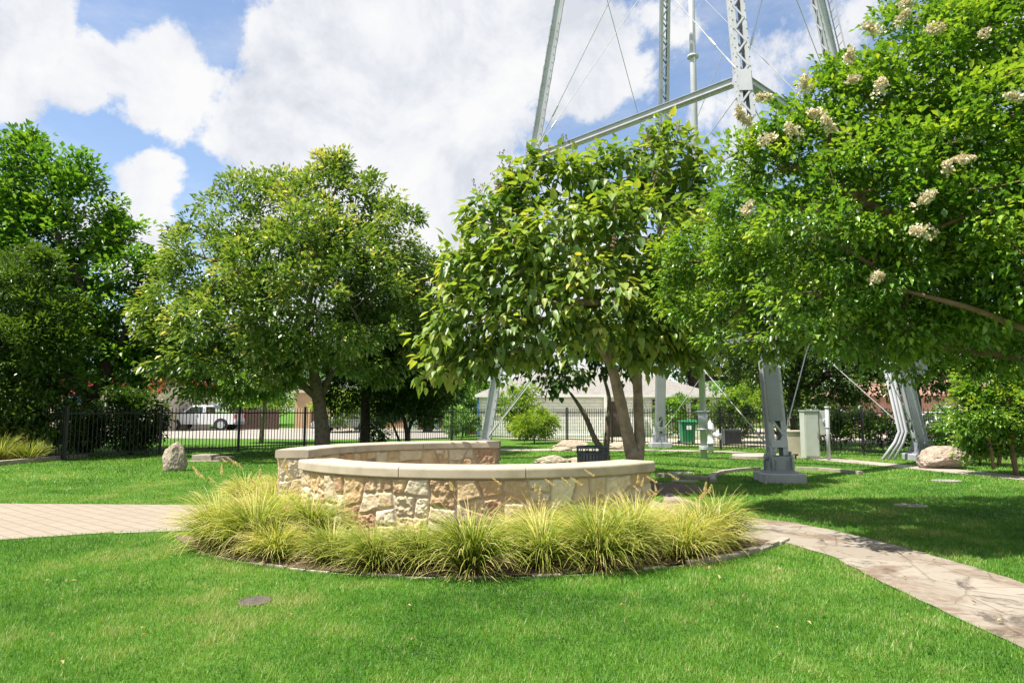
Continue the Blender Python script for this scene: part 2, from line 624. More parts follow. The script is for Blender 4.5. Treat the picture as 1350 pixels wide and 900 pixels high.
M['road'] = mat_basic('road_concrete', (0.29, 0.27, 0.24), 0.9, 0.0, 0.08, 0.5, 0.002, 30)
poly_sheet('road', [(-90, 41), (-30, 40.5), (-10, 37.2), (-4.2, 38.6), (-3.4, 41), (-5.0, 50), (-5.0, 60), (-90, 62)], 0.004, M['road'])
poly_sheet('street', [(14.5, 37.5), (20, 29), (29, 20), (60, 10), (120, 30), (60, 62), (14.5, 60)], 0.004, mat_basic('street_concrete', (0.36, 0.30, 0.25), 0.9, 0.0, 0.10, 0.4))
poly_sheet('gravel', [(-1.0, 39.2), (3.0, 35.2), (7.8, 30.6), (12.6, 27.6), (14.0, 37.4), (13.5, 39.9), (-2.2, 39.9)], 0.008, mat_basic('gravel', (0.46, 0.40, 0.31), 0.95, 0.0, 0.2, 12, 0.02, 60))


def mat_pavers():
    m = bpy.data.materials.new('beige_pavers')
    m.use_nodes = True
    n = N(m.node_tree)
    o = n.new('ShaderNodeOutputMaterial')
    tcn = n.new('ShaderNodeTexCoord').outputs['Object']
    mp = n.new('ShaderNodeMapping')
    mp.inputs['Rotation'].default_value = (0, 0, math.radians(38))
    n.link(tcn, mp.inputs[0])
    br = n.new('ShaderNodeTexBrick')
    br.inputs['Scale'].default_value = 1.0
    br.inputs['Brick Width'].default_value = 0.42
    br.inputs['Row Height'].default_value = 0.21
    br.inputs['Mortar Size'].default_value = 0.009
    br.inputs['Mortar Smooth'].default_value = 0.3
    br.inputs['Color1'].default_value = (0.258, 0.216, 0.166, 1)
    br.inputs['Color2'].default_value = (0.278, 0.234, 0.182, 1)
    br.inputs['Mortar'].default_value = (0.185, 0.148, 0.114, 1)
    n.link(mp.outputs[0], br.inputs[0])
    c = n.mix(n.maprange(n.noise(tcn, 2.2, 6, 0.65), 0.4, 0.7, 0.25, 0.0), br.outputs[0], (0.22, 0.178, 0.138))
    b = n.new('ShaderNodeBsdfPrincipled')
    b.inputs['Roughness'].default_value = 0.9
    n.link(c, b.inputs['Base Color'])
    bp = n.new('ShaderNodeBump', invert=True)
    bp.inputs['Distance'].default_value = 0.006
    n.link(br.outputs[1], bp.inputs['Height'])
    n.link(bp.outputs[0], b.inputs['Normal'])
    n.link(b.outputs[0], o.inputs[0])
    return m


PAVE = mat_pavers()
paver_edge_near = [G(x, y) for x, y in ((-420, 742), (-200, 728), (0, 712), (90, 706), (180, 700), (275, 697), (330, 700))]
paver_edge_far = [G(x, y) for x, y in ((400, 666), (300, 666), (150, 665), (0, 664), (-200, 664), (-420, 666))]
paver_poly = [(p.x, p.y) for p in paver_edge_near + paver_edge_far]
poly_sheet('paver_path', paver_poly, 0.008, PAVE)
# pale concrete border band along the near edge of the pavers
border = [G(x, y) for x, y in ((150, 702), (225, 697.5), (300, 696), (300, 699), (225, 701), (150, 704))]
poly_sheet('path_border', [(p.x, p.y) for p in border], 0.0125, M['concrete'])
ring = [(CX + 3.0 * math.cos(a), CY + 3.0 * math.sin(a)) for a in np.linspace(0, 2 * math.pi, 48, endpoint=False)]
poly_sheet('ring_paving', ring, 0.004, PAVE)


def mat_flag():
    m = bpy.data.materials.new('flagstone')
    m.use_nodes = True
    n = N(m.node_tree)
    o = n.new('ShaderNodeOutputMaterial')
    tcn = n.new('ShaderNodeTexCoord').outputs['Object']
    wp = n.vmath('ADD', tcn, n.vmath('MULTIPLY', n.vmath('SUBTRACT', n.new('ShaderNodeTexNoise', i_Scale=2.0, i_Detail=4.0).outputs['Color'], (.5, .5, .5)), (0.25, 0.25, 0)))
    vor = n.new('ShaderNodeTexVoronoi', feature='DISTANCE_TO_EDGE')
    vor.inputs['Scale'].default_value = 1.5
    n.link(wp, vor.inputs['Vector'])
    vc = n.new('ShaderNodeTexVoronoi')
    vc.inputs['Scale'].default_value = 1.5
    n.link(wp, vc.inputs['Vector'])
    sx = n.new('ShaderNodeSeparateColor')
    n.link(vc.outputs['Color'], sx.inputs[0])
    base = n.ramp(sx.outputs[0], [(0.0, (0.262, 0.230, 0.190)), (0.5, (0.298, 0.264, 0.222)), (1.0, (0.236, 0.202, 0.164))])
    s1 = n.noise(tcn, 1.1, 8, 0.7, 0.6)
    c = n.mix(n.maprange(s1, 0.47, 0.60, 0.0, 0.8), base, (0.15, 0.100, 0.068))
    s2 = n.noise(n.vmath('ADD', tcn, (7, 3, 0)), 2.3, 8, 0.72, 0.9)
    c = n.mix(n.maprange(s2, 0.52, 0.64, 0.0, 0.8), c, (0.060, 0.048, 0.038))
    c = n.mix(n.maprange(n.noise(tcn, 26.0, 5, 0.7), 0.5, 0.75, 0.0, 0.4), c, (0.31, 0.275, 0.24))
    jt = n.maprange(vor.outputs[0], 0.004, 0.016, 0.3, 0.0)
    c = n.mix(jt, c, (0.17, 0.13, 0.095))
    b = n.new('ShaderNodeBsdfPrincipled')
    b.inputs['Roughness'].default_value = 0.85
    b.inputs['Specular IOR Level'].default_value = 0.3
    n.link(c, b.inputs['Base Color'])
    h = n.math('ADD', n.math('MULTIPLY', n.maprange(vor.outputs[0], 0.0, 0.03, 0.0, 1.0), 0.6), n.noise(tcn, 10.0, 7, 0.65))
    bp = n.new('ShaderNodeBump')
    bp.inputs['Distance'].default_value = 0.018
    n.link(h, bp.inputs['Height'])
    n.link(bp.outputs[0], b.inputs['Normal'])
    n.link(b.outputs[0], o.inputs[0])
    return m


def resample(pts, step, jit, seed):
    rnd = random.Random(seed)
    res = []
    for a, b in zip(pts[:-1], pts[1:]):
        k = max(1, int((b - a).length / step))
        for i in range(k):
            p = a.lerp(b, i / k)
            res.append((p.x + rnd.uniform(-jit, jit), p.y + rnd.uniform(-jit, jit)))
    res.append((pts[-1].x, pts[-1].y))
    return res


far_edge = [G(x, y) for x, y in ((880, 650), (930, 667), (985, 682), (1050, 690), (1100, 700), (1175, 718), (1250, 738), (1350, 770), (1500, 822), (1700, 900))]
near_edge = [G(x, y) for x, y in ((1800, 1080), (1500, 930), (1350, 857), (1250, 810), (1175, 775), (1100, 735), (1040, 717), (1000, 712), (960, 712), (860, 690))]
flag_poly = resample(far_edge, 0.16, 0.03, 3) + resample(near_edge, 0.16, 0.022, 4)
poly_sheet('flagstone_path', flag_poly, 0.010, mat_flag())

# planting bed soil (a ring sector) and the far bed on the left
A0, A1 = math.radians(213), math.radians(322)
bed_out = [(CX + 4.48 * math.cos(a), CY + 4.48 * math.sin(a)) for a in np.linspace(A0, A1, 60)]
bed_in = [(CX + 2.85 * math.cos(a), CY + 2.85 * math.sin(a)) for a in np.linspace(A1, A0, 40)]
bed_poly = bed_out + bed_in
poly_sheet('mulch_bed', bed_poly, 0.016, M['soil'])
leftbed = [G(-330, 640), G(-60, 621), G(0, 613.5), G(60, 608), G(112, 603), G(85, 598), G(-40, 592), G(-330, 600)]
leftbed_poly = [(p.x, p.y) for p in leftbed]
poly_sheet('mulch_border', leftbed_poly, 0.006, M['soil'])
# pale concrete footpath behind the ring
wk_near = [G(x, y) for x, y in ((560, 595), (670, 594.2), (800, 594), (880, 594.6), (960, 597), (1055, 604), (1160, 614), (1260, 624), (1350, 633), (1600, 660))]
wk_far = [G(x, y) for x, y in ((1600, 650), (1350, 627.5), (1260, 618.5), (1160, 609.5), (1055, 600), (960, 594.6), (880, 592.4), (800, 591.6), (670, 591.4), (560, 591.6))]
walk_poly = [(p.x, p.y) for p in wk_near + wk_far]
poly_sheet('footpath', walk_poly, 0.008, M['concrete'])
soil_r = [(2.4 + 1.5 * math.cos(a), 14.0 + 1.2 * math.sin(a)) for a in np.linspace(0, 2 * math.pi, 24, endpoint=False)]
poly_sheet('mulch_ring', soil_r, 0.006, M['soil'])


def inside(poly, x, y):
    poly = np.asarray(poly)
    r = np.zeros(len(x), bool)
    j = len(poly) - 1
    for i in range(len(poly)):
        xi, yi = poly[i]
        xj, yj = poly[j]
        c = ((yi > y) != (yj > y)) & (x < (xj - xi) * (y - yi) / (yj - yi + 1e-12) + xi)
        r ^= c
        j = i
    return r


# ------------------------------------------------------------------ the stone ring wall
def clip(poly, p, nrm):
    a, b = [], []
    k = len(poly)
    for i in range(k):
        P, Q = poly[i], poly[(i + 1) % k]
        dp = (P[0] - p[0]) * nrm[0] + (P[1] - p[1]) * nrm[1]
        dq = (Q[0] - p[0]) * nrm[0] + (Q[1] - p[1]) * nrm[1]
        (a if dp >= 0 else b).append(P)
        if dp * dq < 0:
            t = dp / (dp - dq)
            X = (P[0] + (Q[0] - P[0]) * t, P[1] + (Q[1] - P[1]) * t)
            a.append(X)
            b.append(X)
    return a, b


def area(p):
    return 0.5 * abs(sum(p[i][0] * p[(i + 1) % len(p)][1] - p[(i + 1) % len(p)][0] * p[i][1] for i in range(len(p))))


def mosaic(L, H, target, rnd):
    todo, done = [[(0, 0), (L, 0), (L, H), (0, H)]], []
    while todo:
        p = todo.pop()
        if len(p) < 3:
            continue
        xs, ys = [q[0] for q in p], [q[1] for q in p]
        w, h = max(xs) - min(xs), max(ys) - min(ys)
        if area(p) < target * rnd.choice((0.35, 0.8, 1.2, 1.9)) and w < 0.75 and h < 0.48:
            done.append(p)
            continue
        c = (min(xs) + w * rnd.uniform(0.38, 0.62), min(ys) + h * rnd.uniform(0.36, 0.64))
        if w > h * 1.15:
            ang = rnd.gauss(0, 0.22)
        else:
            ang = math.pi / 2 + rnd.gauss(0, 0.16)
        a, b = clip(p, c, (math.cos(ang), math.sin(ang)))
        if area(a) < 0.003 or area(b) < 0.003:
            done.append(p)
            continue
        todo += [a, b]
    return done


STONE_COLS = [(0.530, 0.445, 0.290), (0.510, 0.392, 0.230), (0.581, 0.519, 0.365), (0.510, 0.360, 0.195), (0.551, 0.445, 0.260), (0.612, 0.562, 0.410), (0.592, 0.530, 0.380),
              (0.469, 0.339, 0.195), (0.530, 0.403, 0.235), (0.571, 0.509, 0.380), (0.388, 0.249, 0.150), (0.561, 0.445, 0.280), (0.612, 0.551, 0.400)]


def stone_face(fun, L, H, seed, res=0.0095, target=0.085):
    """fun(s, h, off) -> points; returns verts, faces, colours of a rubble face of real relief"""
    rnd = random.Random(seed)
    ns, nh = max(3, int(L / res)), max(3, int(H / res))
    s, h = np.meshgrid(np.linspace(0, L, ns), np.linspace(0, H, nh), indexing='ij')
    s, h = s.ravel(), h.ravel()
    P = np.stack([s, h, np.full_like(s, seed * 3.1)], 1)
    ws = s + (fbm(P, 7.0, 3, seed) - 0.5) * 0.05
    wh = h + (fbm(P, 7.0, 3, seed + 9) - 0.5) * 0.05
    dist = np.full(len(s), -1.0)
    off = np.zeros(len(s))
    col = np.zeros((len(s), 3)) + np.array((0.42, 0.35, 0.265))
    rough = fbm(P, 16.0, 4, seed + 3, 0.6) - 0.5
    ridg = np.abs(fbm(P, 9.0, 4, seed + 5, 0.6) - 0.5)
    for p in mosaic(L, H, target, rnd):
        xs, ys = [q[0] for q in p], [q[1] for q in p]
        pcx, pcy = sum(xs) / len(xs), sum(ys) / len(ys)
        sel = np.where((ws > min(xs) - .01) & (ws < max(xs) + .01) & (wh > min(ys) - .01) & (wh < max(ys) + .01))[0]
        if not len(sel):
            continue
        dm = np.full(len(sel), 9.0)
        for i in range(len(p)):
            a, b = p[i], p[(i + 1) % len(p)]
            ex, ey = b[0] - a[0], b[1] - a[1]
            l = math.hypot(ex, ey)
            if l < 1e-6:
                continue
            nx, ny = -ey / l, ex / l
            if (pcx - a[0]) * nx + (pcy - a[1]) * ny < 0:
                nx, ny = -nx, -ny
            dm = np.minimum(dm, (ws[sel] - a[0]) * nx + (wh[sel] - a[1]) * ny)
        ok = dm > 0
        sel, dm = sel[ok], dm[ok]
        t = np.clip((dm - 0.007) / 0.022, 0, 1)
        t = t * t * (3 - 2 * t)
        depth = rnd.uniform(0.020, 0.042)
        tiltx, tilty = rnd.uniform(-.06, .06), rnd.uniform(-.06, .06)
        rr = rnd.choice((0.02, 0.03, 0.055))
        off[sel] = t * (depth + tiltx * (s[sel] - pcx) + tilty * (h[sel] - pcy) + rough[sel] * rr - ridg[sel] * rr * 1.2)
        c = np.array(rnd.choice(STONE_COLS)) * rnd.uniform(0.85, 1.12)
        c2 = np.array(rnd.choice(STONE_COLS))
        mixf = np.clip((fbm(P[sel], 5.0, 4, seed + 31 + int(pcx * 50)) - 0.48) * 5, 0, 1)[:, None]
        cc = c[None] * (1 - mixf * 0.6) + c2[None] * mixf * 0.6
        mort = np.clip((dm - 0.004) / 0.010, 0, 1)[:, None]
        col[sel] = col[sel] * (1 - mort) + cc * mort
    off += (rough * 0.01)
    V = fun(s, h, off)
    i = np.arange((ns - 1) * (nh - 1))
    a = (i // (nh - 1)) * nh + i % (nh - 1)
    Fc = np.stack([a, a + nh, a + nh + 1, a + 1], 1)
    return V, Fc, col


def arc_wall(name, label, R, thick, a0, a1, H, seed, parent_loc, joints):
    root = thing(name, parent_loc, label, 'wall')
    Vs, Fs, Cs, base = [], [], [], 0

    def put(t):
        nonlocal base
        V, Fc, C = t
        Vs.append(V)
        Fs.append(Fc + base)
        Cs.append(C)
        base += len(V)

    def outer(s, h, off):
        a = a0 + s / R
        r = R + off
        return np.stack([CX + r * np.cos(a), CY + r * np.sin(a), h], 1)
    ri = R - thick

    def inner(s, h, off):
        a = a1 - s / ri
        r = ri - off
        return np.stack([CX + r * np.cos(a), CY + r * np.sin(a), h], 1)

    def end(a, sgn):
        def f(s, h, off):
            r = (ri + s) if sgn < 0 else (R - s)
            dx, dy = -math.sin(a) * sgn, math.cos(a) * sgn
            return np.stack([CX + r * math.cos(a) + dx * off, CY + r * math.sin(a) + dy * off, h], 1)
        return f
    put(stone_face(outer, R * (a1 - a0), H, seed))
    put(stone_face(inner, ri * (a1 - a0), H, seed + 1, 0.012))
    put(stone_face(end(a0, -1), thick, H, seed + 2))
    put(stone_face(end(a1, 1), thick, H, seed + 3))
    np_mesh('stonework', np.concatenate(Vs), np.concatenate(Fs), M['stone'], root, colors=np.concatenate(Cs), smooth=True)
    # coping: rounded cast-stone slabs laid end to end
    ov = 0.055
    prof = []
    ro, rin, z0, z1, b = R + ov, ri - ov, H + 0.001, H + 0.135, 0.035
    for k in range(5):
        t = math.pi / 2 * k / 4
        prof.append((ro - b + b * math.cos(t), z1 - b + b * math.sin(t)))
    for k in range(5):
        t = math.pi / 2 * k / 4
        prof.append((rin + b - b * math.sin(t), z1 - b + b * math.cos(t)))
    prof += [(rin, z0 + .012), (rin + .012, z0), (ro - .012, z0), (ro, z0 + .012)]
    e0, e1 = a0 - ov / R, a1 + ov / R
    cuts = [e0 + (e1 - e0) * j for j in joints]
    for u, v in zip(cuts[:-1], cuts[1:]):
        u2, v2 = u + 0.0016, v - 0.0016
        mb = MB()
        k = max(4, int((v2 - u2) * R / 0.08))
        np_ = len(prof)
        angs = list(np.linspace(u2, v2, k))
        vs, fs = [], []
        for qi, a in enumerate(angs):
            for (r, z) in prof:
                vs.append((CX + r * math.cos(a), CY + r * math.sin(a), z))
        for qi in range(k - 1):
            for q in range(np_):
                q2 = (q + 1) % np_
                fs.append((qi * np_ + q, qi * np_ + q2, (qi + 1) * np_ + q2, (qi + 1) * np_ + q))
        fs.append(tuple(range(np_)))
        fs.append(tuple(reversed(range((k - 1) * np_, k * np_))))
        mb._add(vs, fs)
        o = mb.build('coping_stone', M['coping'], root, bevel=0.006)
    settle(root)
    return root


arc_wall('stone_wall', 'curved front stone seat wall with cream coping rising out of the ornamental grass', 2.95, 0.42,
         math.radians(214.5), math.radians(318.5), 0.755, 11, (CX, CY - 2.9, 0), (0, 0.36, 0.635, 1.0))
arc_wall('stone_wall', 'rear curved stone wall behind the front one, its squared end facing the paver path', 3.32, 0.42,
         math.radians(88), math.radians(180), 0.795, 40, (CX - 2.3, CY + 2.3, 0), (0, 0.33, 0.66, 1.0))

# kerb stones around the grass bed
kerb = thing('bed_kerb', (CX, CY - 4.5, 0), 'low pale stone kerb edging the ornamental grass bed against the front lawn', 'kerb')
rnd = random.Random(8)
a = math.radians(226)
while a < A1 + 0.03:
    st = rnd.uniform(0.05, 0.085)
    mb = MB()
    r0, r1 = 4.49 + rnd.uniform(-.01, .01), (4.575 if a > math.radians(296) else 4.535) + rnd.uniform(-.015, .015)
    zt = 0.014 + rnd.uniform(-.012, .010) + (0.035 if a > math.radians(296) else 0)
    q = [(CX + r * math.cos(t), CY + r * math.sin(t)) for r, t in ((r0, a), (r1, a), (r1, a + st / 2), (r1, a + st - .004), (r0, a + st - .004), (r0, a + st / 2))]
    mb.prism(q, -0.02, zt)
    mb.build('kerb_stone', M['kerb'], kerb, bevel=0.012)
    a += st
settle(kerb)

EDGE = [[(865, 628), (900, 630), (925, 632), (937, 633.5)], [(941, 636), (938, 632), (942, 627.5), (952, 624), (975, 621), (1000, 619.3)],
        [(1049, 619), (1080, 620), (1110, 622.5), (1135, 625.5)]]
for pts, lab in zip(EDGE, ('straight thin concrete edging strip in the lawn right of the mulch ring',
                           'curved thin concrete edging strip bending towards the near tower footing',
                           'thin concrete edging strip running right from the near tower footing')):
    pp = resample([G(*p) for p in pts], 0.12, 0.0, 1)
    mb = MB()
    for (x0, y0), (x1, y1) in zip(pp[:-1], pp[1:]):
        mb.bar((x0, y0, 0.03), (x1, y1, 0.03), 0.14, 0.10)
    tag(mb.build('lawn_edging', M['kerb']), lab, 'edging', 'concrete edging strips in the lawn')
pp = [G(x, y) for x, y in ((-60, 621), (0, 613.2), (60, 607.5), (112, 602.6))]
mb = MB()
for p, q in zip(pp[:-1], pp[1:]):
    mb.bar(p + Vector((0, 0, .05)), q + Vector((0, 0, .05)), 0.2, 0.16)
tag(mb.build('bed_edging', M['kerb']), 'straight pale stone edging of the shrub bed at the left fence corner', 'edging')

# ------------------------------------------------------------------ fences
def fence(label, P, Q, bay, loc):
    root = thing('metal_fence', loc, label, 'fence', 'black picket fences')
    P, Q = Vector((P[0], P[1], 0)), Vector((Q[0], Q[1], 0))
    L = (Q - P).length
    nb = round(L / bay)
    u = (Q - P) / L
    Mx = Matrix.Rotation(math.atan2(u.y, u.x), 3, 'Z')
    for i in range(nb + 1):
        c = P + u * (L * i / nb)
        mb = MB()
        mb.box(c + Vector((0, 0, .84)), (.075, .075, 1.68), Mx)
        mb.box(c + Vector((0, 0, 1.69)), (.09, .09, .02), Mx)
        mb.build('post', M['black'], root)
    for i in range(nb):
        a = P + u * (L * i / nb + .05)
        b = P + u * (L * (i + 1) / nb - .05)
        mb = MB()
        for z in (.18, 1.46):
            mb.bar(a + Vector((0, 0, z)), b + Vector((0, 0, z)), .034, .042)
        k = int((b - a).length / 0.125)
        for j in range(k):
            c = a.lerp(b, (j + .5) / k)
            mb.box(c + Vector((0, 0, .82)), (.020, .020, 1.52), Mx)
            mb._add([c + Mx @ Vector((x * .014, y * .014, 1.581)) for x, y in ((-1, -1), (1, -1), (1, 1), (-1, 1))] + [c + Vector((0, 0, 1.68))],
                    [(0, 1, 4), (1, 2, 4), (2, 3, 4), (3, 0, 4), (3, 2, 1, 0)])
        mb.build('picket_panel', M['black'], root)
    return settle(root)


fence('black metal picket fence along the left lawn, running back to the corner behind the ring', (-14.05, 21.7), (-1.25, 37.4), 2.9, (-8, 29, 0))
fence('short black picket fence return running left behind the dark evergreen bush', (-14.15, 21.8), (-25.0, 25.6), 2.9, (-19, 24, 0))
fence('black metal picket fence along the right of the lawn past the white house and tower', (-1.15, 37.3), (18.0, 18.4), 2.7, (8, 28, 0))

# ------------------------------------------------------------------ water tower
TC = Vector((6.2, 22.3, 0))
BASES = [Vector((5.86, 15.15, 0)), Vector((12.95, 21.7, 0)), Vector((6.3, 29.4, 0)), Vector((-0.95, 22.4, 0))]   # near, right, far, left
LEAN = 0.166
tower = thing('water_tower', (TC.x, TC.y, 0), 'tall silver-grey steel water tower with braced lattice legs standing on the lawn', 'water tower')


def leg_pt(i, z):
    B = BASES[i]
    d = (TC - B)
    d.normalize()
    return B + d * (LEAN * z) + Vector((0, 0, z))


ZTOP = 25.0
for i in range(4):
    B = BASES[i]
    rin = (TC - B).normalized()
    ax = (rin * LEAN + Vector((0, 0, 1))).normalized()
    tang = Vector((0, 0, 1)).cross(rin).normalized()
    radial = tang.cross(ax).normalized()           # outward or inward normal of the lattice faces
    if radial.dot(rin) > 0:
        radial = -radial                           # outward
    Mx = Matrix((tang, radial, ax)).transposed()
    leg = MB()
    lat = MB()

    def at(z, t=0.0, r=0.0):
        return leg_pt(i, z) + tang * t + radial * r
    Lc = (ZTOP - 0.55) / ax.z
    mid = at((ZTOP + 0.55) / 2)
    for sg in (-1, 1):
        leg.box(mid + tang * sg * 0.135, (0.016, 0.30, Lc), Mx)
        for sr in (-1, 1):
            leg.box(mid + tang * sg * 0.105 + radial * sr * 0.143, (0.052, 0.016, Lc), Mx)
            leg.box(mid + tang * sg * 0.168 + radial * sr * 0.143, (0.052, 0.016, Lc), Mx)
    # rivet rows
    z = 0.8
    while z < 15:
        for sg in (-1, 1):
            c = at(z, sg * 0.172, 0.158)
            leg.box(c, (0.026, 0.022, 0.026), Mx)
            c = at(z, sg * 0.15, 0.09)
            leg.box(c, (0.024, 0.026, 0.026), Mx)
            c = at(z, sg * 0.15, -0.09)
            leg.box(c, (0.024, 0.026, 0.026), Mx)
        z += 0.28
    leg.build('leg', M['steel_light'] if i != 0 else M['steel_light'], tower)
    # lattice on the outer and inner faces
    pitch = 0.36
    z = 0.62
    k = 0
    while z + pitch < ZTOP:
        for sr in (-1, 1):
            if 1.25 < z < 4.35:
                continue
            sg = 1 if k % 2 else -1
            lat.bar(at(z, -sg * 0.125, sr * 0.159), at(z + pitch, sg * 0.125, sr * 0.159), 0.05, 0.012, radial)
        z += pitch
        k += 1
    for zz in (0.8, 9.9, 20.0):
        for sr in (-1, 1):
            lat.box(at(zz, 0, sr * 0.168), (0.34, 0.014, 0.16 if zz < 1 else 0.62), Mx)
    lat.build('lacing_bars', M['steel_light'], tower)
    cov = MB()
    cov.box(at(2.85, 0.02, 0.163), (0.29, 0.014, 3.15), Mx)
    cov.build('cover_plate', M['steel'], tower)
    cov = MB()
    cov.box(at(2.85, 0, -0.163), (0.29, 0.014, 3.15), Mx)
    cov.build('cover_plate', M['steel_light'], tower)
    bs = MB()
    rz = Matrix.Rotation(math.atan2(tang.y, tang.x), 3, 'Z')
    b0 = Vector((B.x, B.y, 0)) + rin * (LEAN * 0.3)
    for sg in (-1, 1):
        bs.extrude([(-0.29, 0), (0.29, 0), (0.29, 0.14), (0.18, 0.40), (-0.18, 0.40), (-0.29, 0.14)], b0 + tang * sg * 0.212 + Vector((0, 0, .245)), radial.cross(tang).cross(tang).normalized(), Vector((0, 0, 1)), tang, 0.02)
        bs.tube([b0 + tang * sg * 0.22 + Vector((0, 0, .52)), b0 + tang * sg * 0.31 + Vector((0, 0, .52))], 0.06, 10)
        for zz in (0.30, 0.40, 0.50, 0.58):
            for rr in (-.20, .20):
                bs.box(b0 + tang * sg * 0.23 + rin * rr + Vector((0, 0, zz)), (0.03, 0.035, 0.035), rz)
    for sr in (-1, 1):
        bs.extrude([(-0.27, 0), (0.27, 0), (0.27, 0.20), (0.20, 0.32), (-0.20, 0.32), (-0.27, 0.20)], b0 + rin * sr * 0.19 + Vector((0, 0, .245)), tang, Vector((0, 0, 1)), rin, 0.018)
        for tt in (-.22, -.12, .12, .22):
            for zz in (.30, .38, .46):
                bs.box(b0 + rin * sr * 0.205 + tang * tt + Vector((0, 0, zz)), (0.034, 0.03, 0.034), rz)
    bs.box(b0 + Vector((0, 0, .225)), (0.66, 0.56, 0.035), rz)
    bs.build('base_shoe', M['steel'], tower)
    ft = MB()
    ft.box(Vector((B.x, B.y, .085)) + rin * .05, (0.88, 0.86, 0.235), rz)
    ft.build('footing', M['pier'], tower, bevel=0.03)

pairs = [(0, 1), (1, 2), (2, 3), (3, 0)]
for zz in (4.15, 9.95, 20.0):
    for a_, b_ in pairs:
        p, q = leg_pt(a_, zz), leg_pt(b_, zz)
        u = (q - p).normalized()
        p, q = p + u * 0.26, q - u * 0.26
        nn = Vector((0, 0, 1)).cross(u).normalized()
        mb = MB()
        hh = 0.17 if zz > 5 else 0.11
        mb.bar(p, q, 0.10, 0.012)
        for s in (-1, 1):
            mb.bar(p + nn * s * .075 + Vector((0, 0, hh / 2)), q + nn * s * .075 + Vector((0, 0, hh / 2)), 0.014, hh)
            mb.bar(p + nn * s * .10 + Vector((0, 0, hh)), q + nn * s * .10 + Vector((0, 0, hh)), 0.055, 0.012)
            mb.bar(p + nn * s * .10, q + nn * s * .10, 0.055, 0.012)
        L = (q - p).length
        for k in range(int(L / 0.4)):
            t = (k + .5) / int(L / 0.4)
            mb.box(p.lerp(q, t) + Vector((0, 0, hh + .016)), (.03, .03, .02))
        mb.build('strut', M['steel_light'], tower)
for z0, z1 in ((0.55, 9.75), (10.15, 19.8)):
    for a_, b_ in pairs:
        for s_, e_ in ((a_, b_), (b_, a_)):
            p, q = leg_pt(s_, z0), leg_pt(e_, z1)
            u = (q - p).normalized()
            off = u.cross(Vector((0, 0, 1))).normalized() * (0.03 if s_ == a_ else -0.03)
            mb = MB()
            p2, q2 = p + u * 0.25 + off, q - u * 0.25 + off
            mb.tube([p2, q2], 0.0135, 7)
            t = 0.28 if z0 < 5 else 0.12
            c = p2.lerp(q2, t)
            mb.tube([c - u * .22, c - u * .17, c + u * .17, c + u * .22], [.015, .032, .032, .015], 8)
            mb.tube([p2 - u * .02, p2 + u * .55], 0.022, 8)
            mb.build('tie_rod', M['rod'], tower)
rp = MB()
rp.smooth = True
rp.tube([TC + Vector((0, 0, -.05)), TC + Vector((0, 0, 25))], 0.105, 16)
for z, r, h in ((0.32, .15, .05), (.38, .15, .05), (0.95, .20, .05), (1.52, .2, .05), (1.35, .14, .3), (8.0, .15, .06), (13.6, .19, .07), (19.5, .19, .07)):
    rp.tube([TC + Vector((0, 0, z - h / 2)), TC + Vector((0, 0, z + h / 2))], r, 16)
rp.tube([TC + Vector((0, 0, 0.95)), TC + Vector((0, 0, 1.52))], 0.15, 16)
rp.build('riser_pipe', M['steel_light'], tower)
# conduits and ladder on the right-hand leg
rin = (TC - BASES[1]).normalized()
tang = Vector((0, 0, 1)).cross(rin).normalized()
cd = MB()
cd.smooth = True
for k in range(3):
    o = rin * (0.34 + 0.10 * k) * 1.0 - tang * 0.02 * k
    pts = [BASES[1] + rin * (0.95 + .17 * k) + Vector((0, 0, -.03)), BASES[1] + rin * (.62 + .12 * k) + Vector((0, 0, .55)), leg_pt(1, 0.9) + o, leg_pt(1, 12.0) + o]
    cd.tube(pts, 0.05, 10)
cd.build('conduits', M['steel_light'], tower)
ld = MB()
oo = -rin * 0.42
for s in (-1, 1):
    ld.tube([leg_pt(1, 2.6) + oo + tang * s * .2, leg_pt(1, 25) + oo + tang * s * .2], 0.022, 6)
z = 2.75
while z < 16:
    ld.tube([leg_pt(1, z) + oo - tang * .2, leg_pt(1, z) + oo + tang * .2], 0.012, 5)
    z += 0.3
ld.build('ladder', M['steel_light'], tower)
gd = MB()
for s in (-1, 1):
    gd.bar(leg_pt(1, 2.7) + oo + tang * s * .235 - rin * .03, leg_pt(1, 4.2) + oo + tang * s * .235 - rin * .03, .012, .34, -rin)
gd.bar(leg_pt(1, 2.7) - rin * .60, leg_pt(1, 4.2) - rin * .60, .47, .012, -rin)
gd.build('ladder_guard', M['steel'], tower)
settle(tower)

# ------------------------------------------------------------------ foliage
def rot_frames(nrm, axis):
    """orthonormal frames: axis (leaf direction), side, normal"""
    axis = axis / (np.linalg.norm(axis, axis=1, keepdims=True) + 1e-9)
    side = np.cross(nrm, axis)
    l = np.linalg.norm(side, axis=1, keepdims=True)
    side = np.where(l > 1e-4, side / (l + 1e-9), np.array([[1.0, 0, 0]]))
    nn = np.cross(axis, side)
    return axis, side, nn


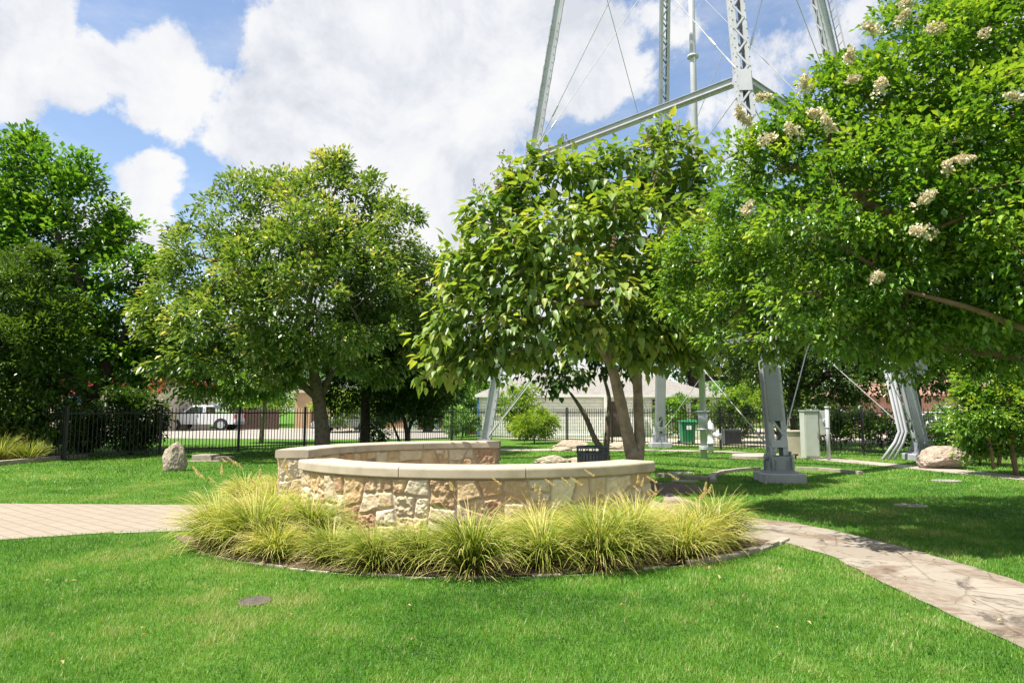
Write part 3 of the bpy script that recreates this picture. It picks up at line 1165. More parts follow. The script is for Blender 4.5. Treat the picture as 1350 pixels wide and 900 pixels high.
def leaf_mesh(P, axis, nrm, length, width, rng, shape='rhomb', fold=0.25, curl=0.15):
    """one small folded blade per point"""
    n_ = len(P)
    a, s, nn = rot_frames(nrm, axis)
    length = np.broadcast_to(np.asarray(length, float), (n_,))[:, None]
    width = np.broadcast_to(np.asarray(width, float), (n_,))[:, None]
    if shape == 'rhomb':
        v = np.empty((n_, 4, 3))
        v[:, 0] = P
        v[:, 1] = P + a * length * 0.48 + s * width * 0.5 + nn * width * fold
        v[:, 2] = P + a * length - nn * length * curl
        v[:, 3] = P + a * length * 0.48 - s * width * 0.5 + nn * width * fold
        f = np.arange(n_ * 4).reshape(n_, 4)
        k = 4
        tri = np.concatenate([f[:, [0, 1, 2]], f[:, [0, 2, 3]]])
        return v.reshape(-1, 3), tri, k
    # heart: 8 points around, two halves folded on the midrib
    pr = [(0.0, 0.0), (-0.06, 0.22), (0.10, 0.46), (0.42, 0.44), (0.75, 0.20), (1.0, 0.0)]
    v = np.empty((n_, 10, 3))
    idx = 0
    for (t, w_) in pr:
        dr = -nn * length * curl * (max(t, 0) ** 2)
        v[:, idx] = P + a * length * t + s * width * w_ + nn * width * fold * w_ + dr
        idx += 1
    for (t, w_) in pr[1:-1]:
        dr = -nn * length * curl * (max(t, 0) ** 2)
        v[:, idx] = P + a * length * t - s * width * w_ + nn * width * fold * w_ + dr
        idx += 1
    b = (np.arange(n_) * 10)[:, None]
    T = [(0, 1, 2), (0, 2, 3), (0, 3, 4), (0, 4, 5), (0, 7, 6), (0, 8, 7), (0, 9, 8), (0, 5, 9)]
    tri = np.concatenate([b + np.array([t]) for t in T])
    return v.reshape(-1, 3), tri, 10


def sphere_dirs(k, rng):
    v = rng.normal(size=(k, 3))
    return v / np.linalg.norm(v, axis=1, keepdims=True)


def bez(a, b, c, n_):
    return [a * ((1 - t) ** 2) + b * (2 * t * (1 - t)) + c * (t * t) for t in [i / (n_ - 1) for i in range(n_)]]


def tree(name, label, cat, base, stems, lobes, clumps, per, cr, ll, lw, leafmat, bark, seed, group=None, shape='rhomb', droop=0.0,
         up=0.25, flat=0.7, shell=0.35, twig=0.5, limb_r=0.10, extra=None, fold=0.25, curl=0.15, outward=1.0, vbias=0.0, leafvar=0.11, cvs=0.15):
    """stems: list of (points, radii); lobes: list of (centre, (rx, ry, rz))"""
    rng = np.random.default_rng(seed)
    rnd = random.Random(seed)
    root = thing(name, (base[0], base[1], 0), label, cat, group)
    LC = np.array([list(c) for c, r in lobes], float)
    LR = np.array([r if isinstance(r, (tuple, list)) else (r, r, r) for c, r in lobes], float)
    wgt = (LR.prod(axis=1)) ** (2 / 3)
    wgt /= wgt.sum()
    which = rng.choice(len(lobes), size=clumps * 3, p=wgt)
    d = sphere_dirs(clumps * 3, rng)
    lump = 1 + 0.35 * (fbm(d * 1.6 + which[:, None] * 7.7, 1.3, 3, seed) - 0.5) * 2
    rad = shell + (1 - shell) * rng.random(clumps * 3) ** 0.45
    C = LC[which] + d * LR[which] * (rad * lump)[:, None]
    inside_n = np.zeros(len(C))
    for c, r in zip(LC, LR):
        inside_n += (np.linalg.norm((C - c) / r, axis=1) < 0.72)
    keep = (inside_n <= 0) | (rng.random(len(C)) < 0.28)
    C, d, which = C[keep][:clumps], d[keep][:clumps], which[keep][:clumps]
    k = len(C)
    centre = LC.mean(axis=0)
    outw = C - centre
    outw /= np.linalg.norm(outw, axis=1, keepdims=True) + 1e-9
    outw = outw * 0.5 + d * 0.5
    cvar = rng.normal(0, cvs, k)
    # leaves of every clump
    cnt = np.maximum(4, rng.normal(per, per * 0.3, k)).astype(int)
    ci = np.repeat(np.arange(k), cnt)
    m = len(ci)
    csz = cr * rng.uniform(0.65, 1.35, k)
    lo = rng.normal(size=(m, 3))
    lo /= np.linalg.norm(lo, axis=1, keepdims=True)
    lo *= (rng.random(m) ** 0.5)[:, None]
    lo[:, 2] *= flat
    P = C[ci] + lo * csz[ci][:, None]
    rnd_d = sphere_dirs(m, rng)
    axis = lo * 0.9 + outw[ci] * 0.5 * outward + rnd_d * 0.55 + np.array([0, 0, -droop])
    nrm = rnd_d * 0.55 + lo * 0.55 + outw[ci] * 0.35 + np.array([0, 0, up + 0.25])
    nrm /= np.linalg.norm(nrm, axis=1, keepdims=True)
    sz = rng.uniform(0.55, 1.3, m)
    V, T, kk = leaf_mesh(P, axis, nrm, ll * sz, lw * sz * rng.uniform(.8, 1.15, m), rng, shape, (fold * rng.uniform(-.2, 1.9, m))[:, None], (curl * rng.uniform(-.3, 2.4, m))[:, None])
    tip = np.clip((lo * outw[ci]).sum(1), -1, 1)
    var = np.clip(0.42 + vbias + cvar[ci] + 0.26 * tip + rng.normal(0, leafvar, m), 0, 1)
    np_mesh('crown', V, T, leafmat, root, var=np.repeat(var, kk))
    # trunk, limbs and twigs
    mb = MB()
    mb.smooth = True
    skel = []
    for pts, rads in stems:
        pts = [Vector(p) for p in pts]
        if len(pts) >= 3:
            fine, fr = [], []
            for i in range(len(pts) - 1):
                p0, p1, p2, p3 = pts[max(i - 1, 0)], pts[i], pts[i + 1], pts[min(i + 2, len(pts) - 1)]
                for t in (0, .25, .5, .75):
                    fine.append(0.5 * ((2 * p1) + (p2 - p0) * t + (2 * p0 - 5 * p1 + 4 * p2 - p3) * t * t + (3 * p1 - p0 - 3 * p2 + p3) * t ** 3))
                    fr.append(rads[i] * (1 - t) + rads[i + 1] * t)
            fine.append(pts[-1])
            fr.append(rads[-1])
        else:
            fine, fr = pts, list(rads)
        fr = [r * rnd.uniform(.95, 1.06) for r in fr]
        mb.tube(fine, fr, 12)
        skel.append((fine[-1], fr[-1]))
        for p, r in list(zip(fine, fr))[len(fine) // 2:-1]:
            skel.append((p, r))
    nodes = [p for p, r in skel]
    order = sorted(range(len(lobes)), key=lambda q: min((Vector(LC[q]) - s).length for s in nodes))
    for q in order:
        c = Vector(LC[q])
        s = min(nodes, key=lambda s: (s - c).length + (4 if s.z > c.z + 0.3 else 0))
        midp = s.lerp(c, .5) + Vector((rnd.uniform(-.12, .12), rnd.uniform(-.12, .12), rnd.uniform(-.02, .16))) * (c - s).length
        pts = bez(s, midp, c, 7)
        r0 = limb_r * min(1.2, max(.35, (c - s).length / 3.0))
        mb.tube(pts, [r0 * (1 - .75 * i / 6) + 0.008 for i in range(7)], 7)
        nodes += pts[2:]
    NA = np.empty((len(nodes) + 2 * k, 3))
    cntn = len(nodes)
    NA[:cntn] = [list(p) for p in nodes]
    for j in sorted(range(k), key=lambda q: float(np.min(np.linalg.norm(NA[:len(nodes)] - C[q], axis=1)))):
        if rnd.random() > twig:
            continue
        c = C[j]
        dd = np.linalg.norm(NA[:cntn] - c, axis=1)
        s = Vector(NA[int(np.argmin(dd))])
        c = Vector(c)
        if (c - s).length < .1:
            continue
        midp = s.lerp(c, .5) + Vector((rnd.uniform(-.14, .14), rnd.uniform(-.14, .14), rnd.uniform(-.05, .14))) * (c - s).length
        tr = min(0.026, limb_r * .2)
        mb.tube([s, midp, c], [tr, tr * .7, tr * .3], 4, caps=False)
        NA[cntn] = midp
        NA[cntn + 1] = c
        cntn += 2
    mb.build('trunk', bark, root)
    if extra:
        extra(root, C, outw, rng)
    return settle(root)


def L(px, py, rpx, d, sy=1.0, sz=1.0):
    r = rpx / F * d
    return (W(px, py, d), (r, r * sy, r * sz))


def ground_stem(px, d, pts, rads):
    """stem from the ground at column px, depth d, through (px, py, dd) points"""
    b = W(px, 541, d)
    b.z = -0.05
    return ([b] + [W(x, y, d + dd) for x, y, dd in pts], rads)


# --- round oak left of the ring
tree('oak_tree', 'round-crowned oak with olive foliage and pale yellow tips left of the stone ring', 'tree', (-6.65, 24.0),
     [ground_stem(428, 24.0, [(424, 560, 0), (420, 525, 0), (412, 480, -.2), (404, 430, 0), (415, 360, 0), (430, 300, 0)], [.28, .235, .215, .16, .13, .09, .05]),
      ([W(419, 528, 24), W(436, 495, 24.2), W(470, 440, 24.4), W(500, 370, 24.5)], [.15, .12, .08, .05]),
      ([W(419, 525, 24), W(385, 497, 23.7), W(330, 465, 23.5), (W(280, 420, 23.5))], [.135, .11, .075, .04])],
     [L(435, 285, 78, 24), L(345, 305, 82, 24), L(285, 345, 70, 23.5), L(250, 415, 62, 23), L(385, 385, 95, 22), L(500, 320, 75, 24), L(535, 385, 62, 24),
      L(460, 400, 90, 22), L(310, 430, 80, 21.8), L(235, 465, 48, 23), L(300, 485, 44, 23), L(365, 460, 52, 22.5), L(545, 440, 45, 24.5),
      L(490, 455, 55, 23), L(420, 330, 80, 21.5), L(400, 420, 90, 26.5), L(300, 400, 85, 26.5), L(480, 390, 85, 26.5), L(240, 330, 26, 23.5), L(450, 235, 30, 24),
      L(335, 260, 28, 24), L(255, 505, 25, 22.5), L(210, 410, 28, 23)],
     1150, 60, 0.46, 0.20, 0.095, M['leaf_oak'], M['bark'], 5, 'trees', limb_r=.12, twig=.30, up=.2, leafvar=.15, cvs=.17)

# --- tall leafy tree at the far left
tree('shade_tree', 'tall fresh-green tree with open gaps in its crown at the left edge', 'tree', (-15.4, 25.5),
     [ground_stem(112, 25.5, [(112, 560, 0), (118, 530, 0), (140, 490, 0), (128, 430, 0), (95, 350, 0), (60, 280, 0)], [.30, .27, .25, .22, .17, .12, .06]),
      ([W(140, 490, 25.5), W(165, 440, 25.5), W(180, 380, 25.5)], [.16, .12, .05]),
      ([W(118, 530, 25.5), W(60, 450, 25.8), W(10, 340, 26)], [.2, .16, .08])],
     [L(20, 230, 55, 26), L(75, 250, 52, 26), L(115, 285, 42, 26), L(10, 310, 60, 25.5), L(65, 325, 55, 26), L(120, 335, 34, 26), L(172, 325, 34, 26),
      L(182, 365, 38, 26), L(130, 400, 46, 26), L(175, 430, 40, 26), L(75, 400, 55, 26.5), L(15, 400, 60, 26.5), L(110, 460, 45, 26), L(160, 480, 40, 26.3),
      L(40, 470, 60, 26.5), L(25, 185, 22, 26), L(-60, 260, 80, 26), L(-70, 380, 80, 26), L(100, 225, 24, 26), L(195, 465, 22, 26)],
     800, 62, 0.52, 0.22, 0.14, M['leaf_green'], M['bark_dark'], 15, 'trees', limb_r=.12, twig=.45, shell=.2)

# --- dark feathery conifer in front of the left fence corner
tree('evergreen_bush', 'large dark evergreen bush with lighter shoot tips at the left edge', 'shrub', (-17.2, 22.4),
     [ground_stem(-15, 22.4, [(-12, 560, 0), (-5, 480, 0), (8, 400, 0)], [.16, .14, .10, .04])],
     [L(25, 375, 44, 22.4), L(60, 410, 40, 22.1), L(-10, 420, 60, 22.4), L(40, 460, 50, 22.0), L(70, 500, 40, 22.2), L(10, 510, 58, 22.2), L(55, 550, 40, 22.3), L(5, 565, 44, 22.3),
      L(-60, 480, 70, 22.8), L(-60, 560, 60, 22.8), L(62, 345, 18, 22.2), L(85, 450, 22, 22.0)],
     620, 64, 0.40, 0.20, 0.07, M['leaf_dark'], M['bark_dark'], 25, limb_r=.06, twig=.2, droop=-.1, vbias=.1)

# --- dark shrub behind the left fence
tree('evergreen_shrub', 'dark rounded evergreen shrub just behind the left fence beside the pickup', 'shrub', (-13.4, 24.6),
     [ground_stem(175, 24.6, [(175, 570, 0), (170, 545, 0), (178, 520, 0)], [.1, .09, .07, .03]),
      ([W(175, 578, 24.6), W(190, 550, 24.6)], [.06, .03])],
     [L(160, 545, 30, 24.6), L(186, 546, 27, 24.6), L(140, 560, 22, 24.7), L(174, 565, 26, 24.6), L(198, 567, 17, 24.8), L(110, 570, 18, 24.9)],
     230, 44, 0.34, 0.15, 0.085, M['leaf_dark'], M['bark_dark'], 35, limb_r=.04, twig=.3, vbias=-.1)

# --- dark evergreen right of the oak, and a small multi-stem tree beside it
tree('evergreen_tree', 'dark dense evergreen with a single black trunk between the oak and the catalpa', 'tree', (-5.7, 26.6),
     [ground_stem(482, 26.6, [(482, 560, 0), (482, 520, 0), (485, 470, 0), (500, 400, 0)], [.2, .18, .17, .13, .06])],
     [L(500, 440, 50, 26.8), L(545, 430, 50, 27), L(470, 480, 42, 27), L(520, 490, 45, 26.6), L(570, 470, 42, 27), L(455, 515, 28, 27), L(575, 380, 40, 27.5), L(590, 510, 22, 27), L(555, 350, 30, 27.5)],
     560, 46, 0.44, 0.17, 0.08, M['leaf_dark'], M['bark_dark'], 45, 'trees', limb_r=.08, twig=.2)
tree('multistem_tree', 'small dark multi-stemmed tree in front of the fence behind the rear stone wall', 'tree', (-4.0, 26.2),
     [ground_stem(537, 26.2, [(536, 570, 0), (530, 545, 0), (515, 525, 0)], [.09, .08, .06, .03]),
      ([W(537, 572, 26.2), W(545, 550, 26.2), W(553, 528, 26.2)], [.06, .05, .03]),
      ([W(528, 585, 26.2), W(518, 560, 26.1), W(508, 540, 26.1)], [.05, .04, .03])],
     [L(515, 525, 24, 26.2), L(555, 522, 28, 26.2), L(575, 535, 18, 26.3), L(535, 505, 30, 26.4), L(560, 545, 14, 26)],
     170, 40, 0.32, 0.15, 0.08, M['leaf_dark'], M['bark_dark'], 46, 'trees', limb_r=.04, twig=.4)

# --- catalpa with big heart-shaped leaves right of centre
def capsules(root, C, outw, rng):
    mb = MB()
    k = 0
    for c, o in zip(C, outw):
        if o[2] > 0.35 and rng.random() < .14:
            c = Vector(c) + Vector(o) * .2
            for q in range(2):
                t = c + Vector((rng.normal(0, .08), rng.normal(0, .08), rng.uniform(.2, .42)))
                mb.tube([c, c.lerp(t, .5) + Vector((.02, 0, 0)), t], [.006, .005, .004], 4)
                for w in range(6):
                    s = c.lerp(t, .35 + .65 * w / 6) + Vector(rng.normal(0, .025, 3))
                    mb.tube([s, s + Vector((0, 0, .035))], [.014, .006], 5)
    mb.build('seed_stalks', M['bark_brown'], root)


tree('catalpa_tree', 'broad catalpa with large heart-shaped leaves on two pale trunks behind the ring', 'tree', (2.4, 14.0),
     [ground_stem(842, 14.0, [(829, 580, 0), (818, 530, 0), (806, 480, 0), (790, 420, .1), (770, 350, .2), (750, 290, .2)], [.17, .125, .112, .10, .085, .06, .035]),
      ([W(840, 612, 14.0), W(843, 580, 14.1), W(841, 520, 14.2), W(840, 450, 14.3), W(860, 350, 14.4), W(880, 260, 14.5)], [.125, .112, .10, .085, .065, .035]),
      ([W(808, 485, 14), W(770, 430, 13.9), W(710, 385, 13.8), W(640, 360, 13.7)], [.075, .06, .045, .025])],
     [L(880, 215, 42, 14.2), L(905, 260, 36, 14.3), L(820, 235, 50, 14), L(750, 245, 42, 14), L(692, 268, 36, 13.8), L(645, 305, 42, 13.6), L(612, 355, 36, 13.5), L(740, 320, 54, 13),
      L(840, 310, 62, 13.2), L(900, 335, 48, 13.6), L(680, 362, 46, 13), L(780, 395, 62, 12.8), L(870, 400, 55, 13), L(620, 420, 44, 13.2), L(592, 450, 32, 13.2), L(650, 432, 38, 13),
      L(715, 420, 42, 12.8), L(840, 435, 42, 13), L(900, 435, 38, 13.2), L(572, 480, 17, 13.1), L(615, 482, 17, 13.2), L(790, 290, 50, 15), L(700, 350, 30, 15.2), L(870, 370, 45, 15), L(670, 240, 20, 14), L(925, 210, 14, 14.2),
      L(905, 470, 24, 13), L(563, 497, 13, 13), L(598, 500, 15, 13.3), L(640, 474, 18, 12.9), L(688, 462, 18, 13.2), L(752, 462, 17, 12.7), L(850, 470, 18, 13), L(922, 488, 13, 13.1), L(715, 215, 16, 13.8), L(870, 178, 14, 14.2), L(625, 285, 14, 13.6), L(800, 440, 30, 14.6)],
     960, 14, 0.33, 0.185, 0.135, M['leaf_catalpa'], M['bark_smooth'], 55, 'trees', shape='heart', droop=.55, flat=.9, limb_r=.07, twig=.6, shell=.3, extra=capsules, fold=.22, curl=.22, up=.5, vbias=.04)

# --- small tree with dark leaves behind the catalpa
tree('redbud_tree', 'small forked tree with shaded dark leaves behind the litter bin', 'tree', (2.35, 17.0),
     [ground_stem(800, 17.0, [(799, 600, 0), (785, 580, 0), (770, 545, 0), (752, 518, 0)], [.11, .09, .07, .06, .03]),
      ([W(799, 602, 17), W(801, 560, 17), W(803, 525, 17), W(795, 495, 17)], [.075, .065, .05, .03])],
     [L(705, 482, 24, 17), L(755, 478, 28, 17), L(800, 465, 30, 17.2), L(676, 488, 16, 16.8), L(738, 505, 15, 16.8), L(832, 478, 20, 17.2), L(700, 455, 26, 17.3), L(770, 440, 32, 17.4)],
     150, 20, 0.28, 0.15, 0.11, M['leaf_dark'], M['bark'], 65, 'trees', shape='heart', droop=.5, limb_r=.04, twig=.4, vbias=.12)


# --- crape myrtle overhanging from the right
def panicles(root, C, outw, rng):
    spots = [(1188, 25), (1232, 38), (1297, 45), (1150, 38), (1125, 105), (1092, 165), (1060, 112), (985, 275), (1155, 366), (1268, 210), (1215, 305), (1338, 128), (1160, 115),
             (975, 150), (1005, 128), (1075, 150), (1010, 185), (1250, 222), (985, 160), (1045, 172), (1195, 4), (1220, 262), (1120, 75)]
    for (x, y) in spots:
        # the crown point seen nearest to this direction carries the panicle
        r = np.array(ray(x, y))
        t = C[:, 1]
        perp = np.linalg.norm(C - np.array([0, 0, CAM_H]) - r[None] * t[:, None], axis=1)
        near = np.where(perp < 0.45)[0]
        j = near[np.argmin(C[near, 1])] if len(near) else int(np.argmin(perp))
        dd = C[j, 1] - 0.15
        c = np.array(W(x, y, dd))
        m = 150
        Lp = rng.uniform(.10, .19)
        wp = rng.uniform(.050, .085)
        axis_d = np.array([rng.normal(0, .7), rng.normal(0, .3) - .3, rng.uniform(-.1, .8)])
        axis_d /= np.linalg.norm(axis_d)
        t = rng.random(m)
        rad = wp * (1 - t * .6) * rng.random(m) ** .5 * (.75 + .5 * np.sin(t * 9 + rng.random() * 6))
        q = sphere_dirs(m, rng)
        P = c + axis_d * ((t - .4) * Lp)[:, None] + q * rad[:, None]
        V, T, kk = leaf_mesh(P, q + .3, sphere_dirs(m, rng), .034, .036, rng, fold=.35, curl=.3)
        np_mesh('blossom_cluster', V, T, M['blossom'], root, var=np.repeat(np.clip(rng.normal(.6, .25, m), 0, 1), kk))


tree('crape_myrtle', 'crape myrtle with cream blossom clusters overhanging the lawn from the right', 'tree', (6.9, 8.0),
     [ground_stem(1455, 8.0, [(1440, 620, 0), (1425, 520, 0), (1395, 447, -.6), (1345, 431, -.95), (1285, 408, -1.0), (1235, 394, -.9), (1180, 380, -.7)], [.16, .13, .12, .07, .036, .030, .024, .015]),
      ([W(1430, 540, 8), W(1440, 400, 8.2), W(1400, 250, 8.3), W(1330, 120, 8.4)], [.11, .10, .07, .03]),
      ([W(1432, 560, 8), W(1370, 480, 8.8), W(1280, 462, 9.2), W(1200, 450, 9.5), W(1110, 400, 9.6)], [.09, .07, .055, .04, .02]),
      ([W(1400, 450, 8), W(1250, 330, 7.8), W(1130, 260, 7.8), W(1050, 220, 7.8)], [.07, .06, .045, .02])],
     [L(1310, 50, 85, 8), L(1225, 85, 75, 7.8), L(1160, 140, 68, 7.8), L(1095, 185, 55, 7.8), L(1030, 225, 52, 7.9), L(975, 270, 46, 9.2), L(925, 330, 40, 10.2), L(985, 345, 52, 9.4), L(1060, 300, 70, 7.6),  # left lobes pushed deeper so their shadow reaches further left on the lawn
      L(1150, 250, 80, 7.4), L(1250, 190, 90, 7.3), L(1340, 150, 80, 7.2), L(1330, 270, 80, 6.9), L(1240, 300, 75, 7.2), L(1150, 350, 70, 7.4), L(1070, 385, 62, 7.7), L(985, 400, 40, 9.8), L(1190, 420, 55, 7.8),
      L(1290, 380, 60, 7.4), L(1350, 360, 60, 7), L(1110, 430, 38, 8), L(1260, 440, 42, 8), L(1340, 450, 45, 8.2), L(1200, 240, 110, 9.2), L(1080, 320, 95, 9.4), L(1310, 200, 120, 9.2), L(1260, 350, 95, 9.4),
      L(1420, 120, 110, 8), L(1430, 280, 100, 7.8), L(1500, 200, 130, 8.5), L(1480, 60, 120, 8.5), L(1400, 0, 110, 8.3), L(1290, -20, 70, 8.2), L(1120, 400, 70, 9.6), L(1010, 360, 60, 9.4), L(1220, 30, 50, 8), L(1560, 330, 110, 8.5),
      L(1130, 100, 40, 7.8), L(1075, 145, 36, 7.8), L(1010, 178, 34, 7.9), L(965, 205, 28, 8), L(1195, 30, 40, 7.8), L(900, 390, 34, 10.4), L(950, 430, 38, 10.2), L(885, 345, 26, 10.6), L(1020, 450, 28, 9.6), L(1160, 460, 30, 8.4), L(1330, 420, 80, 9.6), L(940, 370, 45, 11), L(1000, 310, 50, 10.8), L(1080, 340, 60, 10.8), L(1180, 300, 80, 10.6), L(1290, 280, 90, 10.6), L(1380, 330, 90, 7.2), L(1430, 300, 110, 6.4), L(1470, 120, 120, 6.4), L(1180, 440, 55, 9.8), L(1020, 430, 40, 9.3), L(1100, 250, 60, 9)],  # includes rear and off-frame lobes added to extend the crown's lawn shadow
     2400, 60, 0.27, 0.086, 0.047, M['leaf_myrtle'], M['bark_brown'], 75, 'trees', limb_r=.045, twig=.5, extra=panicles, up=.4, flat=.6, shell=.3, droop=.05, cvs=.15, leafvar=.07)

# --- trees behind the right fence
tree('live_oak', 'large dark live oak spreading behind the fence and utility cabinet', 'tree', (13.4, 31.5),
     [ground_stem(1052, 31.5, [(1052, 560, 0), (1048, 520, 0), (1060, 470, 0), (1085, 420, 0)], [.4, .34, .32, .25, .12]),
      ([W(1050, 525, 31.5), W(1020, 480, 31.5), W(980, 440, 31.5)], [.2, .15, .08]),
      ([W(1055, 520, 31.5), W(1110, 480, 31), W(1160, 460, 31)], [.2, .15, .08])],
     [L(1000, 440, 60, 32), L(1060, 430, 60, 31), L(1120, 440, 60, 31), L(1170, 450, 50, 31.5), L(1020, 480, 36, 31), L(1090, 490, 48, 30.5), L(1140, 500, 42, 30.5), L(1050, 380, 80, 32), L(1130, 380, 80, 32), L(960, 420, 40, 32.5), L(1200, 480, 30, 31),
      L(1100, 525, 26, 31), L(1035, 520, 22, 31)],
     900, 44, 0.55, 0.21, 0.10, M['leaf_dark'], M['bark_dark'], 85, 'trees', limb_r=.16, twig=.2, vbias=.05)
tree('pecan_tree', 'green tree with twisting dark branches above the right end of the white house roof', 'tree', (12.6, 45.5),
     [ground_stem(918, 46, [(918, 540, 0), (915, 500, 0), (905, 470, 0), (885, 430, 0)], [.45, .42, .4, .3, .15]),
      ([W(915, 505, 46), W(945, 490, 46), W(975, 480, 46)], [.22, .16, .08])],
     [L(880, 440, 45, 46), L(930, 430, 45, 46), L(965, 465, 32, 46), L(850, 470, 25, 46), L(905, 480, 22, 46.5), L(980, 500, 18, 46), L(930, 390, 45, 46)],
     480, 36, 0.7, 0.27, 0.13, M['leaf_green'], M['bark_dark'], 86, 'trees', limb_r=.2, twig=.3)
tree('street_tree', 'dark tree by the right leg of the tower with sky showing through it', 'tree', (18.2, 27.2),
     [ground_stem(1205, 27.2, [(1207, 570, 0), (1208, 530, 0), (1200, 480, 0)], [.24, .2, .18, .1])],
     [L(1200, 470, 36, 27.2), L(1240, 460, 36, 27.5), L(1280, 470, 30, 27.5), L(1225, 500, 22, 27), L(1190, 505, 16, 27), L(1270, 500, 20, 27.5), L(1310, 450, 40, 27.5), L(1250, 420, 45, 27.8)],
     330, 40, 0.46, 0.19, 0.10, M['leaf_dark'], M['bark_dark'], 87, 'trees', limb_r=.1, twig=.3, vbias=.1)
tree('leafy_shrub', 'bright green small tree with several bare stems at the right edge', 'shrub', (12.2, 16.6),
     [ground_stem(1334, 16.6, [(1334, 590, 0), (1330, 560, 0), (1325, 520, 0)], [.06, .055, .05, .02]),
      ([W(1317, 613, 16.8), W(1318, 585, 16.8), W(1312, 545, 16.8)], [.05, .04, .02]),
      ([W(1310, 618, 16.4), W(1306, 590, 16.4), W(1300, 550, 16.4)], [.04, .03, .02])],
     [L(1300, 510, 34, 16.6), L(1335, 490, 40, 16.6), L(1290, 545, 28, 16.4), L(1325, 545, 36, 16.3), L(1355, 530, 40, 16.6), L(1300, 575, 22, 16.8), L(1345, 570, 28, 16.8), L(1275, 570, 14, 16.8), L(1380, 470, 50, 16.8), L(1285, 590, 16, 17)],
     520, 40, 0.24, 0.105, 0.06, M['leaf_myrtle'], M['bark_brown'], 88, limb_r=.03, twig=.3)


def bush(name, label, px, d, w, h, mat, seed, n_=60, ll=.12, lw=.06, cr=.22, per=34, cat='shrub', group='shrubs along the fences', vb=0.0, fl=.7):
    x = (px - 675) / F * d
    rnd = random.Random(seed)
    lobes = []
    for k in range(5):
        a = rnd.uniform(0, 6.28)
        lobes.append((Vector((x + math.cos(a) * w * .28, d + math.sin(a) * w * .28, h * rnd.uniform(.35, .72))), (w * .3, w * .3, h * .3)))
    st = [([Vector((x, d, -.05)), Vector((x + rnd.uniform(-.1, .1), d, h * .3)), Vector((x + rnd.uniform(-.2, .2), d, h * .55))], [.035, .03, .015])]
    tree(name, label, cat, (x, d), st, lobes, n_, per, cr, ll, lw, mat, M['bark_dark'], seed, group, limb_r=.02, twig=.4, vbias=vb, flat=fl)


bush('vine_shrub', 'bright green climbing shrub on the fence in front of the white house', 686, 36.0, 1.9, 3.2, M['leaf_bright'], 101, 110, .17, .08, .3)
bush('arching_shrub', 'rounded pale-tipped arching shrub in front of the fence by the white house', 704, 32.6, 1.9, 1.7, M['leaf_bright'], 102, 110, .26, .035, .22, vb=.1)
bush('rose_bush', 'leafy bush by the fence corner post left of the white house', 609, 36.9, 1.7, 1.9, M['leaf_green'], 103, 70, .14, .07)
bush('leafy_bush', 'small bright leafy bush beside the dark evergreen trunk', 496, 27.2, 1.3, 1.5, M['leaf_green'], 104, 60)
bush('house_shrub', 'green shrub under the right windows of the white house', 893, 38.2, 2.6, 2.4, M['leaf_green'], 105, 90, .16, .08)
bush('hedge_shrub', 'dark low shrub behind the silver fire hydrant', 948, 33.5, 2.8, 2.0, M['leaf_dark'], 106, 110, .15, .08)
bush('garden_shrub', 'yellow-green shrub beyond the fence right of the white house', 980, 40.0, 4.2, 3.2, M['leaf_bright'], 107, 130, .18, .09, .3)
bush('garden_shrub', 'tall yellow-green shrub beyond the fence beside the near tower leg', 1000, 47.0, 5.0, 4.2, M['leaf_bright'], 108, 130, .2, .1, .36)
bush('fence_shrub', 'dark shrub behind the fence below the live oak', 1105, 27.6, 2.8, 1.9, M['leaf_dark'], 109, 130, .14, .08)
bush('fence_shrub', 'dark shrub behind the fence left of the right tower leg', 1160, 26.0, 2.2, 2.1, M['leaf_dark'], 110, 110, .14, .08, vb=.1)
bush('fence_shrub', 'green shrub at the fence right of the pale boulder', 1284, 19.6, 2.0, 2.0, M['leaf_green'], 111, 110, .12, .07)
bush('fence_shrub', 'green shrub beyond the fence right of the right tower leg', 1228, 24.6, 1.6, 1.4, M['leaf_dark'], 112, 80, .12, .07, vb=.1)
bush('bright_bush', 'pale yellow-green bush across the road left of the oak trunk', 356, 66.0, 6.0, 3.9, M['leaf_bright'], 113, 140, .24, .12, .45)
bush('bright_bush', 'yellow-green bush across the road seen under the oak crown', 462, 50.0, 5.0, 4.2, M['leaf_bright'], 114, 140, .24, .12, .45)
bush('corner_shrub', 'dark shrub at the left fence corner beside the dark evergreen bush', 100, 24.2, 1.6, 1.6, M['leaf_dark'], 115, 80, .14, .08)

# small birch-like street tree left of the oak, and trees across the road
tree('young_tree', 'slender young tree with a pale forked trunk behind the left fence', 'tree', (-11.8, 33.0),
     [ground_stem(346, 33, [(346, 560, 0), (349, 530, 0), (346, 505, 0)], [.12, .1, .09, .04]),
      ([W(349, 535, 33), W(357, 515, 33), W(364, 500, 33)], [.06, .05, .03])],
     [L(346, 495, 30, 33), L(370, 495, 26, 33), L(325, 505, 22, 33), L(355, 470, 35, 33)],
     160, 36, .44, .19, .1, M['leaf_green'], M['bark_smooth'], 120, 'trees', limb_r=.06, twig=.4)


def far_tree(px, d, w, h, label, mat, seed, n_=170):
    x = (px - 675) / F * d
    rnd = random.Random(seed)
    lobes = []
    for k in range(8):
        a = rnd.uniform(0, 6.28)
        rr = rnd.uniform(.1, .36)
        lobes.append((Vector((x + math.cos(a) * w * rr, d + math.sin(a) * w * rr, h * rnd.uniform(.38, .86))), (w * .22, w * .22, h * .17)))
    st = [([Vector((x, d, -.05)), Vector((x + .1, d, h * .25)), Vector((x - .1, d, h * .5)), Vector((x, d, h * .75))], [.3, .26, .18, .06])]
    tree('background_tree', label, 'tree', (x, d), st, lobes, n_, 40, w * .085, .34, .18, mat, M['bark_dark'], seed, 'trees across the roads', limb_r=.14, twig=.25)


